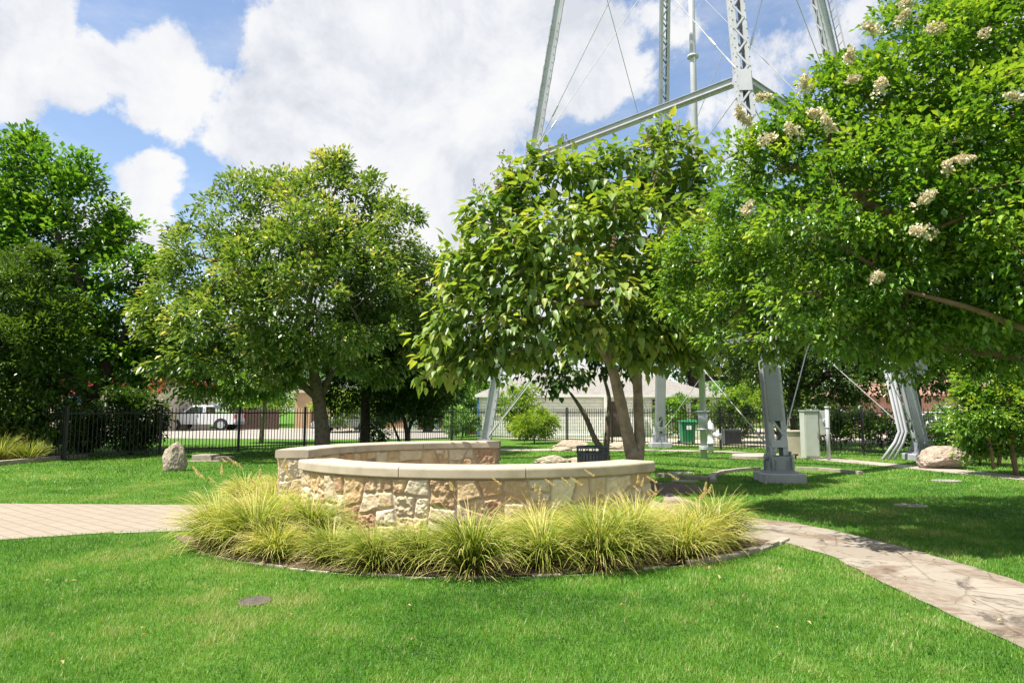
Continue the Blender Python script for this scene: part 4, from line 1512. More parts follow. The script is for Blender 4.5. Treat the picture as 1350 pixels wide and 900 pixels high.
far_tree(275, 66, 11, 7.5, 'green tree behind the white canopy tent across the road', M['leaf_green'], 130)
far_tree(330, 74, 12, 6.0, 'dark green tree across the road above the brown board fence', M['leaf_dark'], 131)
far_tree(400, 76, 12, 8.5, 'tall green tree behind the tan shop, left of the oak trunk', M['leaf_green'], 132)
far_tree(520, 78, 12, 9.0, 'dark tree behind the tan shop right of the oak trunk', M['leaf_dark'], 133)
far_tree(598, 66, 8, 4.6, 'small green tree beyond the fence corner, left of the white house', M['leaf_green'], 134)
far_tree(566, 50, 5, 5.0, 'green tree with a dark trunk beside the pale mint shed', M['leaf_green'], 135)
far_tree(1010, 66, 12, 6.5, 'green tree far beyond the street right of the white house', M['leaf_green'], 136)
far_tree(1110, 58, 12, 8.0, 'dark green tree across the street behind the live oak', M['leaf_green'], 137)
far_tree(1330, 52, 12, 9.0, 'green tree behind the brick house at the right edge', M['leaf_green'], 138)
far_tree(60, 62, 14, 9.0, 'dark tree behind the red-trimmed building at the left', M['leaf_dark'], 139)
far_tree(180, 70, 12, 7.0, 'green tree across the road behind the evergreen shrub', M['leaf_green'], 140)
far_tree(640, 72, 9, 4.8, 'pale green tree just left of the white house eave', M['leaf_bright'], 141)

# ------------------------------------------------------------------ ornamental grass clumps
def blades(n_, H, spread, rng, width=0.008, seg=6, lean=(0, 0), base_r=.14, tone=0.0, thatch=.20):
    """curved grass blades arching out of one crown; returns verts, quads, var"""
    az = rng.uniform(0, 2 * math.pi, n_)
    u = rng.random(n_)
    tilt = .04 + .66 * u ** 1.2 + np.abs(rng.normal(0, .07, n_))
    low = rng.random(n_) < thatch
    tilt = np.where(low, rng.uniform(.65, 1.3, n_), tilt)
    Lb = H * rng.uniform(.85, 1.25, n_) * (1.06 - .1 * u)
    Lb = np.where(low, H * rng.uniform(.4, .85, n_), Lb)
    br = base_r * np.sqrt(rng.random(n_)) * (.4 + .6 * u)
    ba = az + rng.normal(0, .45, n_)
    p = np.stack([br * np.cos(ba), br * np.sin(ba), np.zeros(n_)], 1)
    ang = tilt.copy()
    bend = rng.uniform(.12, .34, n_) * spread
    w = width * rng.uniform(.6, 1.3, n_)
    side = np.stack([-np.sin(az), np.cos(az), np.zeros(n_)], 1)
    tw = rng.normal(0, .5, n_)
    side = side * np.cos(tw)[:, None] + np.stack([np.zeros(n_), np.zeros(n_), np.sin(tw)], 1)
    rows, rv = [], []
    r0 = rng.random(n_)
    dead = rng.random(n_) < .14
    sect = .5 + .5 * np.sin(az * 2 + rng.uniform(0, 6)) * np.sin(az * 3 + 1.3)
    for i in range(seg + 1):
        t = i / seg
        ww = w * (1 - t ** 1.7) + .0012
        rows.append(np.stack([p - side * ww[:, None] / 2, p + side * ww[:, None] / 2], 1))
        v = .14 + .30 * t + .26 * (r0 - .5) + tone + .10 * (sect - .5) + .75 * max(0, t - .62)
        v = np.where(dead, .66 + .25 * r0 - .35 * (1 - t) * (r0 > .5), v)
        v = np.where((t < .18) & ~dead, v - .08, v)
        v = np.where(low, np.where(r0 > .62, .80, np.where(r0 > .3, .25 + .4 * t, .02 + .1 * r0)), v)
        rv.append(np.repeat(np.clip(v, 0, 1), 2))
        ang = np.minimum(ang + bend * (0.25 + 1.15 * t), 2.5)
        d = np.stack([np.cos(az) * np.sin(ang) + lean[0] * t, np.sin(az) * np.sin(ang) + lean[1] * t, np.cos(ang)], 1)
        p = p + d * (Lb / seg)[:, None]
        p[:, 2] = np.maximum(p[:, 2], .012)
    V = np.stack(rows, 1).reshape(n_, -1, 3)
    k = (seg + 1) * 2
    var = np.stack([r.reshape(n_, 2) for r in rv], 1).reshape(-1)
    q = np.array([[2 * i, 2 * i + 1, 2 * i + 3, 2 * i + 2] for i in range(seg)])
    Fc = (np.arange(n_)[:, None, None] * k + q[None]).reshape(-1, 4)
    return V.reshape(-1, 3), Fc, var


def plume(rng, H, lean=(-.3, 0)):
    """thin stalk with a bottle-brush seed head"""
    az = rng.uniform(0, 6.28)
    a = Vector((0, 0, 0))
    tip = Vector((math.cos(az) * .30 + lean[0], math.sin(az) * .3 + lean[1], H))
    pts = bez(a, Vector((tip.x * .25, tip.y * .25, H * .75)), tip, 7)
    d = (pts[-1] - pts[-2]).normalized()
    m = 130
    t = rng.random(m)
    P = np.array(tip)[None] + np.array(d)[None] * (t * .14)[:, None]
    q = sphere_dirs(m, rng)
    V, T, kk = leaf_mesh(P, q + np.array(d) * .8, sphere_dirs(m, rng), .030 * (1 - .6 * t), .006, rng)
    return pts, V, T, np.repeat(np.clip(rng.normal(.9, .1, m), 0, 1), kk)


protos = []
for k in range(5):
    rng = np.random.default_rng(200 + k)
    r_ = thing('grass_clump', (0, 0, 0), 'x', 'ornamental grass', 'fountain grass clumps around the stone ring')
    V, Fc, var = blades(860 + 60 * (k % 3), .61 + .04 * (k % 3), 1.25, rng, .0118, 6, (-.20 + .04 * k, -.06), .15, tone=(-.12, .08, -.03, .13, -.08)[k])
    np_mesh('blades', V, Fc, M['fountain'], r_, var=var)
    Vs, Ts, Rs, b = [], [], [], 0
    st = MB()
    for q in range(3 if k in (1, 3) else 1):
        pts, V, T, v = plume(rng, rng.uniform(.62, .82), (-.16, -.05))
        st.tube(pts, .003, 4)
        Vs.append(V)
        Ts.append(T + b)
        Rs.append(v)
        b += len(V)
    np_mesh('seed_heads', np.concatenate(Vs), np.concatenate(Ts), M['fountain'], r_, var=np.concatenate(Rs))
    protos.append(r_)


def copy_thing(src):
    c = src.copy()
    COL.objects.link(c)
    for ch in src.children:
        d = ch.copy()
        COL.objects.link(d)
        d.parent = c
        d.matrix_parent_inverse.identity()
    return c


spots = []
for k, a in enumerate(np.linspace(221, 314.5, 14)):
    spots.append(((4.22 if 0 < k < 13 else 4.0) + (.06 if k % 2 else -.07), a, 'front'))
for k, a in enumerate((222, 230, 237, 281, 291, 300, 308)):
    spots.append((3.48 + (.05 if k % 2 else 0), a, 'back'))
rnd = random.Random(77)
used = set()
ordn = ('first', 'second', 'third', 'fourth', 'fifth', 'sixth', 'seventh', 'eighth', 'ninth', 'tenth', 'eleventh', 'twelfth', 'thirteenth', 'fourteenth', 'fifteenth')
cf = {'front': 0, 'back': 0}
for r, a, row in spots:
    i = len(used) if len(used) < 5 else rnd.randrange(5)
    o = protos[i] if i not in used else copy_thing(protos[i])
    used.add(i)
    aa = math.radians(a + rnd.uniform(-1.5, 1.5))
    o.location = (CX + r * math.cos(aa), CY + r * math.sin(aa), .016)
    o.rotation_euler = (0, 0, rnd.uniform(-.5, .5))
    s = rnd.uniform(.66, 1.02) * (1.0 if row == 'front' else (1.0 if a > 270 else .95))
    rt = 1.05 if a > 272 else (1.16 if a < 236 else .94)
    o.scale = (s * (1.06 if rt > 1 else 1), s * (1.06 if rt > 1 else 1), s * rt * rnd.uniform(.92, 1.08))
    q = ordn[cf[row]]
    cf[row] += 1
    o['label'] = ('fountain grass clump beside the kerb, %s from the left in the outer row' % q) if row == 'front' else ('fountain grass clump against the stone wall, %s from the left in the inner row' % q)
    o['group'] = 'fountain grass clumps around the stone ring'
for (x, y, lab) in ((-4.5, 11.7, 'straw-coloured fountain grass clump behind the paver path, left of the rear wall end'), (-4.05, 12.3, 'seedy fountain grass clump against the outer face of the rear wall')):
    o = copy_thing(protos[3])
    o.location = (x, y, 0)
    o.rotation_euler = (0, 0, rnd.uniform(0, 6))
    o.scale = (.85, .85, .85)
    o['label'] = lab
# grass tufts in the far left bed
for px, d, lab, s in ((8, 20.6, 'long-bladed green grass tuft in the left bed at the picture edge', .95), (45, 20.9, 'long-bladed green grass tuft in the left bed beside the dark evergreen bush', .75)):
    rng = np.random.default_rng(300 + px)
    V, Fc, var = blades(420, .9 * s, .9, rng, .016, 5, (0, 0), .2, tone=-.12)
    V[:, 0] += (px - 675) / F * d
    V[:, 1] += d
    o = np_mesh('grass_tuft', V, Fc, M['fountain'], var=var)
    tag(o, lab, 'ornamental grass', 'grass tufts in the left bed')

# ------------------------------------------------------------------ the turf
def turf():
    rng = np.random.default_rng(9)
    Vs, Rs = [], []
    for d0, d1, dens, hl, hw in ((3.4, 6.0, 9000, .040, .0050), (6.0, 9.5, 4800, .040, .0064), (9.5, 15, 1500, .042, .010), (15, 24, 480, .048, .018), (24, 31, 180, .055, .026)):
        area_ = 0.92 * (d1 * d1 - d0 * d0)
        k = int(area_ * dens)
        d = np.sqrt(rng.uniform(d0 * d0, d1 * d1, k))
        x = rng.uniform(-.92, .92, k) * d
        bad = inside(paver_poly, x, d) | inside(flag_poly, x, d) | inside(bed_poly, x, d) | inside(leftbed_poly, x, d) | inside(walk_poly, x, d) | inside(soil_r, x, d)
        rr = np.hypot(x - CX, d - CY)
        bad |= np.hypot(x - G(336, 793).x, d - G(336, 793).y) < .122
        bad |= rr < 3.42
        th = np.degrees(np.arctan2(d - CY, x - CX)) % 360
        bad |= (rr < np.where(th > 296, 4.60, 4.50)) & (th > 213) & (th < 322.5)
        x, d = x[~bad], d[~bad]
        k = len(x)
        P3 = np.stack([x, d, np.zeros(k)], 1)
        n1 = fbm(P3, .55, 4, 3)
        n2 = fbm(P3, 4.0, 3, 7)
        az = rng.uniform(0, 6.2832, k)
        tl = np.abs(rng.normal(0, .55, k)) + .22
        h = hl * rng.uniform(.55, 1.3, k) * (.55 + .95 * n2)
        tall = rng.random(k) < .004
        h = np.where(tall, h * 2.1, h)
        dirv = np.stack([np.cos(az) * np.sin(tl), np.sin(az) * np.sin(tl), np.cos(tl)], 1)
        sd = np.stack([-np.sin(az + rng.normal(0, .6, k)), np.cos(az), np.zeros(k)], 1)
        w = hw * rng.uniform(.7, 1.35, k)
        b = P3.copy()
        b[:, 2] = -.002
        v = np.empty((k, 3, 3))
        v[:, 0] = b - sd * w[:, None] / 2
        v[:, 1] = b + sd * w[:, None] / 2
        v[:, 2] = b + dirv * h[:, None]
        n3 = fbm(P3, 1.6, 3, 17)
        var = .47 + (n1 - .5) * 1.2 + (n2 - .5) * .9 + (n3 - .5) * .8 + rng.normal(0, .17, k)
        var = var + np.where(tall, .25, 0)
        dry = rng.random(k) < np.clip((n2 - .54) * .6 + .03, 0.02, .14)
        var = np.where(dry, .95, np.clip(var, 0, .9))
        Vs.append(v.reshape(-1, 3))
        Rs.append(np.repeat(var, 3))
    V = np.concatenate(Vs)
    o = np_mesh('grass', V, np.arange(len(V)).reshape(-1, 3), M['blade'], var=np.concatenate(Rs))
    o['kind'] = 'stuff'
    tag(o, 'short mown green lawn grass around the stone ring', 'grass')


turf()
rng = np.random.default_rng(12)
k = 70
d = rng.uniform(4.3, 9.0, k)
x = rng.uniform(-.75, .75, k) * d
ok = ~(inside(bed_poly, x, d) | inside(paver_poly, x, d) | (np.hypot(x - CX, d - CY) < 4.65))
x, d = x[ok], d[ok]
P = np.stack([x, d, np.full(len(x), .045)], 1)
ax_ = sphere_dirs(len(x), rng)
ax_[:, 2] *= .2
V, T, kk = leaf_mesh(P, ax_, np.tile(np.array([[0, 0, 1.0]]), (len(x), 1)), .05, .022, rng, curl=.2)
o = np_mesh('fallen_leaves', V, T, mat_leaf('dry_leaf', [(0, (.16, .085, .035)), (1, (.45, .36, .17))], .7, .2), var=np.repeat(rng.random(len(x)), kk))
tag(o, 'scattered dry fallen leaves and cut straws on the front lawn', 'leaves', kind='stuff')

# ------------------------------------------------------------------ rocks
def rock(label, c, s, seed, name='boulder', rz=0.0, pit=.5, top=None, tint=(.40, .345, .27), group='limestone rocks on the lawn', cuts=7):
    rng = np.random.default_rng(seed)
    bm = bmesh.new()
    bmesh.ops.create_icosphere(bm, subdivisions=6, radius=1.0)
    V = np.array([v.co[:] for v in bm.verts])
    Fc = np.array([[v.index for v in f.verts] for f in bm.faces])
    bm.free()
    # split faces: clip the ball by random planes, then roughen
    for q in range(cuts):
        nrm = rng.normal(size=3)
        nrm /= np.linalg.norm(nrm)
        h = rng.uniform(.55, .85)
        dd = V @ nrm - h
        V = V - np.where(dd > 0, dd * .9, 0)[:, None] * nrm
    Nn = V / (np.linalg.norm(V, axis=1, keepdims=True) + 1e-9)
    f1 = fbm(V + seed, 2.2, 5, seed, .55) - .5
    f2 = np.abs(fbm(V + seed, 5.0, 4, seed + 4, .6) - .5)
    V = V + Nn * (f1 * .34 - pit * f2 * .55)[:, None]
    if top is not None:
        V = top(V)
    V = V * np.array(s)
    cr_, sr_ = math.cos(rz), math.sin(rz)
    V = np.stack([V[:, 0] * cr_ - V[:, 1] * sr_, V[:, 0] * sr_ + V[:, 1] * cr_, V[:, 2]], 1)
    g = fbm(V, 3.0, 4, seed + 20)
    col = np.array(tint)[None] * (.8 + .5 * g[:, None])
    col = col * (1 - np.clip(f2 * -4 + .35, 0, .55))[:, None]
    V = V + np.array(c)
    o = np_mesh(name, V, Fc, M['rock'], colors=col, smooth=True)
    tag(o, label, 'rock', group)
    return o


def R(px, py, lift):
    g = G(px, py)
    return (g.x, g.y, lift)


def wedge(V):
    t = np.clip((V[:, 2] + 1) / 2, 0, 1)
    V = V.copy()
    V[:, 0] = V[:, 0] * (1 - .48 * t ** 1.3) - .10 * t
    V[:, 1] = V[:, 1] * (1 - .5 * t)
    return V


rock('upright wedge-shaped pale limestone rock standing on the left lawn', R(228, 620, .33), (.43, .30, .50), 4, 'standing_stone', top=wedge, pit=.6, tint=(.37, .325, .265))
rock('broad pale pinkish boulder beside the right tower footing', R(1245, 617, .20), (.66, .45, .42), 21, rz=-.15, pit=.6, tint=(.37, .315, .27))
rock('long low pale rock in the lawn left of the litter bin', R(731, 613, .10), (.56, .30, .20), 31, pit=.4, cuts=4)
rock('small low rock touching the left side of the litter bin', R(757, 613, .08), (.30, .22, .15), 32, pit=.4)
rock('flat wide pale rock by the footpath below the white house', R(752, 591, .10), (.85, .40, .25), 33, pit=.4)
rock('low flat rock on the lawn right of the forked small tree', R(815, 592, .08), (.55, .35, .2), 34, pit=.4)
rock('flat rock slab at the left of the footpath rocks', R(738, 594, .04), (.5, .4, .12), 35, pit=.3)
g = G(283, 607)
mb = MB()
mb.prism([(g.x - .62, g.y - .22), (g.x + .02, g.y - .30), (g.x + .05, g.y + .3), (g.x - .55, g.y + .34)], -.02, .19)
mb.prism([(g.x + .06, g.y - .26), (g.x + .52, g.y - .18), (g.x + .50, g.y + .28), (g.x + .08, g.y + .3)], -.02, .13)
mb.prism([(g.x - .75, g.y - .48), (g.x + .70, g.y - .40), (g.x + .62, g.y - .24), (g.x - .68, g.y - .31)], -.02, .03)
tag(mb.build('stone_slab', M['kerb'], bevel=.02), 'low flat stone slab lying on the left lawn in front of the fence', 'slab')
g = G(990, 604)
mb = MB()
mb.lathe([(.62, -.02), (.62, .10), (.56, .14), (.0001, .16)], (g.x, g.y, 0), 20)
tag(mb.build('concrete_pad', M['concrete']), 'low round pale concrete cap in the lawn left of the near tower leg', 'pad')
for px, py, lab in ((897, 623, 'flat pale paving stone in the lawn nearer the riser pipe'), (903, 634.5, 'flat pale paving stone in the lawn in front of the edging strip'),
                    (1248, 634, 'round flat grey cover in the lawn below the pale boulder'), (1200, 667, 'small flat pale stone in the shaded lawn on the right')):
    g = G(px, py)
    mb = MB()
    w = .30 if py < 640 else .25
    mb.prism([(g.x + w * math.cos(t) * 1.1, g.y + .85 * w * math.sin(t)) for t in np.linspace(0, 6.283, 9)[:-1]], -.02, .02)
    tag(mb.build('stepping_stone', M['flat'], bevel=.01), lab, 'stone', 'flat stones set in the lawn')
g = G(336, 793)
mb = MB()
mb.smooth = False
mb.lathe([(.135, -.02), (.135, .008), (.130, .013), (.115, .013), (.112, .009), (.0001, .011)], (g.x, g.y, 0), 28)
tag(mb.build('valve_cover', mat_basic('valve_lid', (.085, .070, .058), .7, 0, .2, 14, .003, 60)), 'round dark valve cover sunk in the front lawn', 'cover')

# ------------------------------------------------------------------ litter bin
g = W(780, 541, 13.6)
bn = thing('litter_bin', (g.x, g.y, 0), 'dark slatted metal litter bin behind the front stone wall', 'bin')
mb = MB()
k = 28
for i in range(k):
    a = 2 * math.pi * i / k
    c = Vector((g.x + .29 * math.cos(a), g.y + .29 * math.sin(a), 0))
    mb.box(c + Vector((0, 0, .39)), (.012, .050, .66), Matrix.Rotation(a, 3, 'Z'))
mb.build('slats', M['bin'], bn)
mb = MB()
for z in (.06, .72, .84):
    mb.tube([(g.x + .30 * math.cos(t), g.y + .30 * math.sin(t), z) for t in np.linspace(0, 6.2832, 33)], .018, 6)
for i in range(14):
    a = 2 * math.pi * i / 14
    p0 = Vector((g.x + .30 * math.cos(a), g.y + .30 * math.sin(a), .72))
    p1 = Vector((g.x + .30 * math.cos(a + .22), g.y + .30 * math.sin(a + .22), .84))
    mb.tube([p0, p1], .008, 5)
    p1 = Vector((g.x + .30 * math.cos(a - .22), g.y + .30 * math.sin(a - .22), .84))
    mb.tube([p0, p1], .008, 5)
mb.build('rim_band', M['bin'], bn)
mb = MB()
mb.lathe([(.26, .05), (.265, .71), (.25, .71), (.25, .07), (.0001, .07)], (g.x, g.y, 0), 24)
mb.build('liner', M['black'], bn)
settle(bn)

# ------------------------------------------------------------------ utility cabinet group by the near tower leg
g = W(1066, 541, 22.3)
cb = thing('utility_cabinet', (g.x, g.y, 0), 'tall grey-green electrical cabinet with a side meter box on the lawn', 'cabinet')
mb = MB()
mb.box((g.x, g.y, .78), (.47, .36, 1.50))
mb.box((g.x, g.y - .01, 1.545), (.52, .43, .035))
mb.build('body', M['cabinet'], cb, bevel=.008)
mb = MB()
mb.box((g.x, g.y - .192, .78), (.41, .02, 1.36))
mb.build('door', M['cabinet'], cb, bevel=.005)
mb = MB()
mb.box((g.x + .16, g.y - .215, .80), (.025, .03, .16))
mb.build('handle', M['steel'], cb)
mb = MB()
mb.box((g.x + .42, g.y - .05, 1.17), (.34, .26, .76))
mb.build('meter_box', M['cabinet'], cb, bevel=.01)
mb = MB()
mb.tube([(g.x + .44, g.y - .18, 1.20), (g.x + .44, g.y - .26, 1.20)], .085, 16)
mb.build('meter', M['steel_light'], cb)
settle(cb)
g2 = W(1090, 541, 21.6)
mb = MB()
mb.smooth = True
mb.tube([(g2.x, g2.y, -.02), (g2.x, g2.y, 1.62)], .055, 12)
mb.tube([(g2.x, g2.y, 1.62), (g2.x, g2.y, 1.68)], .07, 12)
mb.tube([(g2.x, g2.y, 1.0), (g2.x, g2.y, 1.05)], .066, 12)
tag(mb.build('conduit_post', M['steel_light']), 'grey steel conduit post standing right of the utility cabinet', 'post')
g3 = W(1044, 541, 23.0)
bx = thing('equipment_box', (g3.x, g3.y, 0), 'squat beige equipment box left of the utility cabinet', 'box')
mb = MB()
mb.box((g3.x, g3.y, .42), (.62, .55, .84))
mb.build('body', M['beige'], bx, bevel=.012)
mb = MB()
mb.box((g3.x, g3.y, .865), (.68, .61, .05))
mb.build('lid', M['beige'], bx, bevel=.01)
settle(bx)
g4 = G(1049, 607)
vv = thing('tap_valve', (g4.x, g4.y, 0), 'small brass tap valve low in the grass beside the near tower footing', 'valve')
mb = MB()
mb.tube([(g4.x, g4.y, -.02), (g4.x, g4.y, .15), (g4.x + .08, g4.y, .19)], .03, 8)
mb.build('pipe', M['brown'], vv)
mb = MB()
mb.tube([(g4.x, g4.y, .17), (g4.x, g4.y, .21)], .07, 10)
mb.build('handwheel', M['brown'], vv)
settle(vv)

# fire hydrant
g = W(935.5, 541, 25.6)
hy = thing('fire_hydrant', (g.x, g.y, 0), 'silver fire hydrant with side outlets right of the riser pipe', 'hydrant')
mb = MB()
mb.smooth = True
mb.lathe([(.19, -.02), (.19, .06), (.13, .07), (.125, .50), (.17, .51), (.17, .56), (.15, .58), (.14, .70), (.09, .78), (.05, .80), (.045, .86), (.0001, .87)], (g.x, g.y, .32), 18)
mb.build('barrel', M['hydrant'], hy)
for s in (-1, 1):
    mb = MB()
    mb.smooth = True
    mb.tube([(g.x, g.y, .72), (g.x + s * .22, g.y, .72), (g.x + s * .221, g.y, .72), (g.x + s * .31, g.y, .72)], [.075, .075, .10, .10], 12)
    mb.build('side_outlet', M['hydrant'], hy)
mb = MB()
mb.smooth = True
mb.tube([(g.x + .1, g.y - .1, .68), (g.x + .24, g.y - .22, .62), (g.x + .30, g.y - .28, .60)], [.09, .10, .13], 12)
mb.build('front_outlet', M['hydrant'], hy)
mb = MB()
mb.smooth = True
mb.tube([(g.x, g.y, -.02), (g.x, g.y, .34)], .10, 14)
mb.build('standpipe', M['hydrant'], hy)
settle(hy)


def wheelie(px, d, mat, label, h=1.05, w=.58):
    g = W(px, 541, d)
    r_ = thing('wheeled_bin', (g.x, g.y, 0), label, 'bin', 'wheeled rubbish bins')
    mb = MB()
    vs = []
    for z, a, b in ((.10, w * .40, w * .42), (h * .92, w * .5, w * .54)):
        vs += [(g.x - a, g.y - b, z), (g.x + a, g.y - b, z), (g.x + a, g.y + b, z), (g.x - a, g.y + b, z)]
    mb._add(vs, [(3, 2, 1, 0), (4, 5, 6, 7), (0, 1, 5, 4), (1, 2, 6, 5), (2, 3, 7, 6), (3, 0, 4, 7)])
    mb.build('body', mat, r_, bevel=.02)
    mb = MB()
    mb.extrude([(-w * .6, 0), (w * .6, 0), (w * .5, .06), (-w * .5, .09)], (g.x, g.y, h * .925), (0, 1, 0), (0, 0, 1), (1, 0, 0), w * 1.12)
    mb.build('lid', mat, r_, bevel=.01)
    for s in (-1, 1):
        mb = MB()
        mb.tube([(g.x + s * w * .44, g.y + w * .4, .10), (g.x + s * w * .56, g.y + w * .4, .10)], .10, 12)
        mb.build('wheel', M['tyre'], r_)
    mb = MB()
    mb.tube([(g.x - w * .4, g.y + w * .62, h * .95), (g.x + w * .4, g.y + w * .62, h * .95)], .018, 6)
    mb.build('handle', mat, r_)
    return settle(r_)


b_ = wheelie(905, 31.6, M['greenbin'], 'green wheeled bin with a white sticker behind the fence near the hydrant', 1.12, .66)
mb = MB()
g = W(905, 541, 31.6)
mb.box((g.x, g.y - .372, .78), (.22, .02, .18))
o = mb.build('sticker', M['white'], b_)
o.matrix_parent_inverse = Matrix.Translation(b_.location).inverted()
wheelie(622, 42.0, M['brownbin'], 'brown wheeled bin at the left corner of the white house', 1.25, .8)
# low wooden bench and dark box behind the fence
g = W(884, 541, 33.5)
tb = thing('garden_bench', (g.x, g.y, 0), 'weathered low wooden bench behind the fence left of the green bin', 'bench')
mb = MB()
for q in (-.16, 0, .16):
    mb.box((g.x, g.y + q, .55), (1.2, .13, .04))
mb.build('seat', M['bark'], tb)
for sx in (-.5, .5):
    for sy in (-.15, .15):
        mb = MB()
        mb.box((g.x + sx, g.y + sy, .265), (.07, .07, .53))
        mb.build('leg', M['bark'], tb)
settle(tb)
g = W(962, 541, 32.0)
ac = thing('cooling_unit', (g.x, g.y, 0), 'dark louvred cooling unit behind the fence right of the hydrant', 'air conditioner')
mb = MB()
mb.box((g.x, g.y, .36), (.80, .7, .68))
mb.build('casing', M['bin'], ac, bevel=.02)
mb = MB()
for k in range(9):
    mb.box((g.x, g.y - .36, .08 + .065 * k), (.74, .03, .025))
mb.build('louvres', M['black'], ac)
settle(ac)

# ------------------------------------------------------------------ white house
def mat_siding():
    m = bpy.data.materials.new('white_siding')
    m.use_nodes = True
    n = N(m.node_tree)
    o = n.new('ShaderNodeOutputMaterial')
    tcn = n.new('ShaderNodeTexCoord').outputs['Object']
    br = n.new('ShaderNodeTexBrick')
    mp = n.new('ShaderNodeMapping')
    mp.inputs['Rotation'].default_value = (math.radians(90), 0, 0)
    n.link(tcn, mp.inputs[0])
    n.link(mp.outputs[0], br.inputs[0])
    br.inputs['Scale'].default_value = 1.0
    br.inputs['Brick Width'].default_value = .62
    br.inputs['Row Height'].default_value = .20
    br.inputs['Mortar Size'].default_value = .010
    br.inputs['Color1'].default_value = (.80, .79, .76, 1)
    br.inputs['Color2'].default_value = (.84, .83, .80, 1)
    br.inputs['Mortar'].default_value = (.58, .57, .54, 1)
    b = n.new('ShaderNodeBsdfPrincipled')
    b.inputs['Roughness'].default_value = .7
    n.link(br.outputs[0], b.inputs['Base Color'])
    bp = n.new('ShaderNodeBump', invert=True)
    bp.inputs['Distance'].default_value = .015
    n.link(br.outputs[1], bp.inputs['Height'])
    n.link(bp.outputs[0], b.inputs['Normal'])
    n.link(b.outputs[0], o.inputs[0])
    return m


hx0, hx1, hy0, hy1 = -2.0, 12.2, 41.0, 49.5
house = thing('white_house', (5, 45, 0), 'low white block house with a grey hipped roof behind the right fence', 'house')
mb = MB()
mb.box(((hx0 + hx1) / 2, (hy0 + hy1) / 2, 1.25), (hx1 - hx0, hy1 - hy0, 2.5))
mb.build('wall', mat_siding(), house)
mb = MB()
e = .20
x0, x1, y0, y1 = hx0 - e, hx1 + e, hy0 - e, hy1 + e
ze, zr = 2.50, 4.25
ry = (y0 + y1) / 2
mb._add([(x0, y0, ze), (x1, y0, ze), (x1, y1, ze), (x0, y1, ze), (x0 + 3.6, ry, zr), (x1 - 4.4, ry, zr),
         (x0, y0, ze - .12), (x1, y0, ze - .12), (x1, y1, ze - .12), (x0, y1, ze - .12)],
        [(0, 1, 5, 4), (1, 2, 5), (2, 3, 4, 5), (3, 0, 4), (0, 6, 7, 1), (1, 7, 8, 2), (2, 8, 9, 3), (3, 9, 6, 0), (9, 8, 7, 6)])
mb.build('roof', M['roof'], house)
mb = MB()
for xa, ya, xb, yb in ((x0, y0, x1, y0), (x0, y0, x0, y1), (x1, y0, x1, y1)):
    mb.bar((xa, ya, ze - .075), (xb, yb, ze - .075), .03, .16)
mb.build('fascia', M['white'], house)
for wx, ww, wz, wh, fr in ((8.9, .85, 1.45, 1.35, 'brown'), (9.9, .8, 1.45, 1.1, 'brown'), (11.25, .95, 1.45, 1.35, 'brown'), (-.95, .55, 1.75, .75, 'white')):
    f = MB()
    for a_, b_, s_ in ((0, wh / 2 + .04, (ww + .16, .08)), (0, -wh / 2 - .04, (ww + .16, .08))):
        f.box((wx, hy0 - .03, wz + b_), (s_[0], .07, s_[1]))
    for s in (-1, 1):
        f.box((wx + s * (ww / 2 + .04), hy0 - .03, wz), (.08, .07, wh))
    f.box((wx, hy0 - .025, wz), (ww, .03, .04))
    w_ = f.build('window', M[fr], house)
    p = MB()
    p.box((wx, hy0 - .008, wz), (ww, .02, wh))
    p.build('pane', M['glass'], w_)
f = MB()
f.box((6.35, hy0 - .02, 1.05), (1.0, .06, 2.1))
f.build('door', M['brown'], house)
for px_ in (5.55, 7.4):
    f = MB()
    f.box((px_, hy0 - .35, 1.2), (.16, .16, 2.38))
    f.build('porch_post', M['white'], house)
f = MB()
f.box((hx0 - .03, hy0 - .03, 1.2), (.1, .1, 2.4))
f.build('corner_board', M['blue'], house)
f = MB()
for xa, xb in ((.9, 5.3),):
    f.box(((xa + xb) / 2, hy0 - .02, 2.25), (xb - xa, .05, .10))
    f.box(((xa + xb) / 2, hy0 - .04, .06), (xb - xa, .09, .12))
f.build('trim_band', M['white'], house)
settle(house)

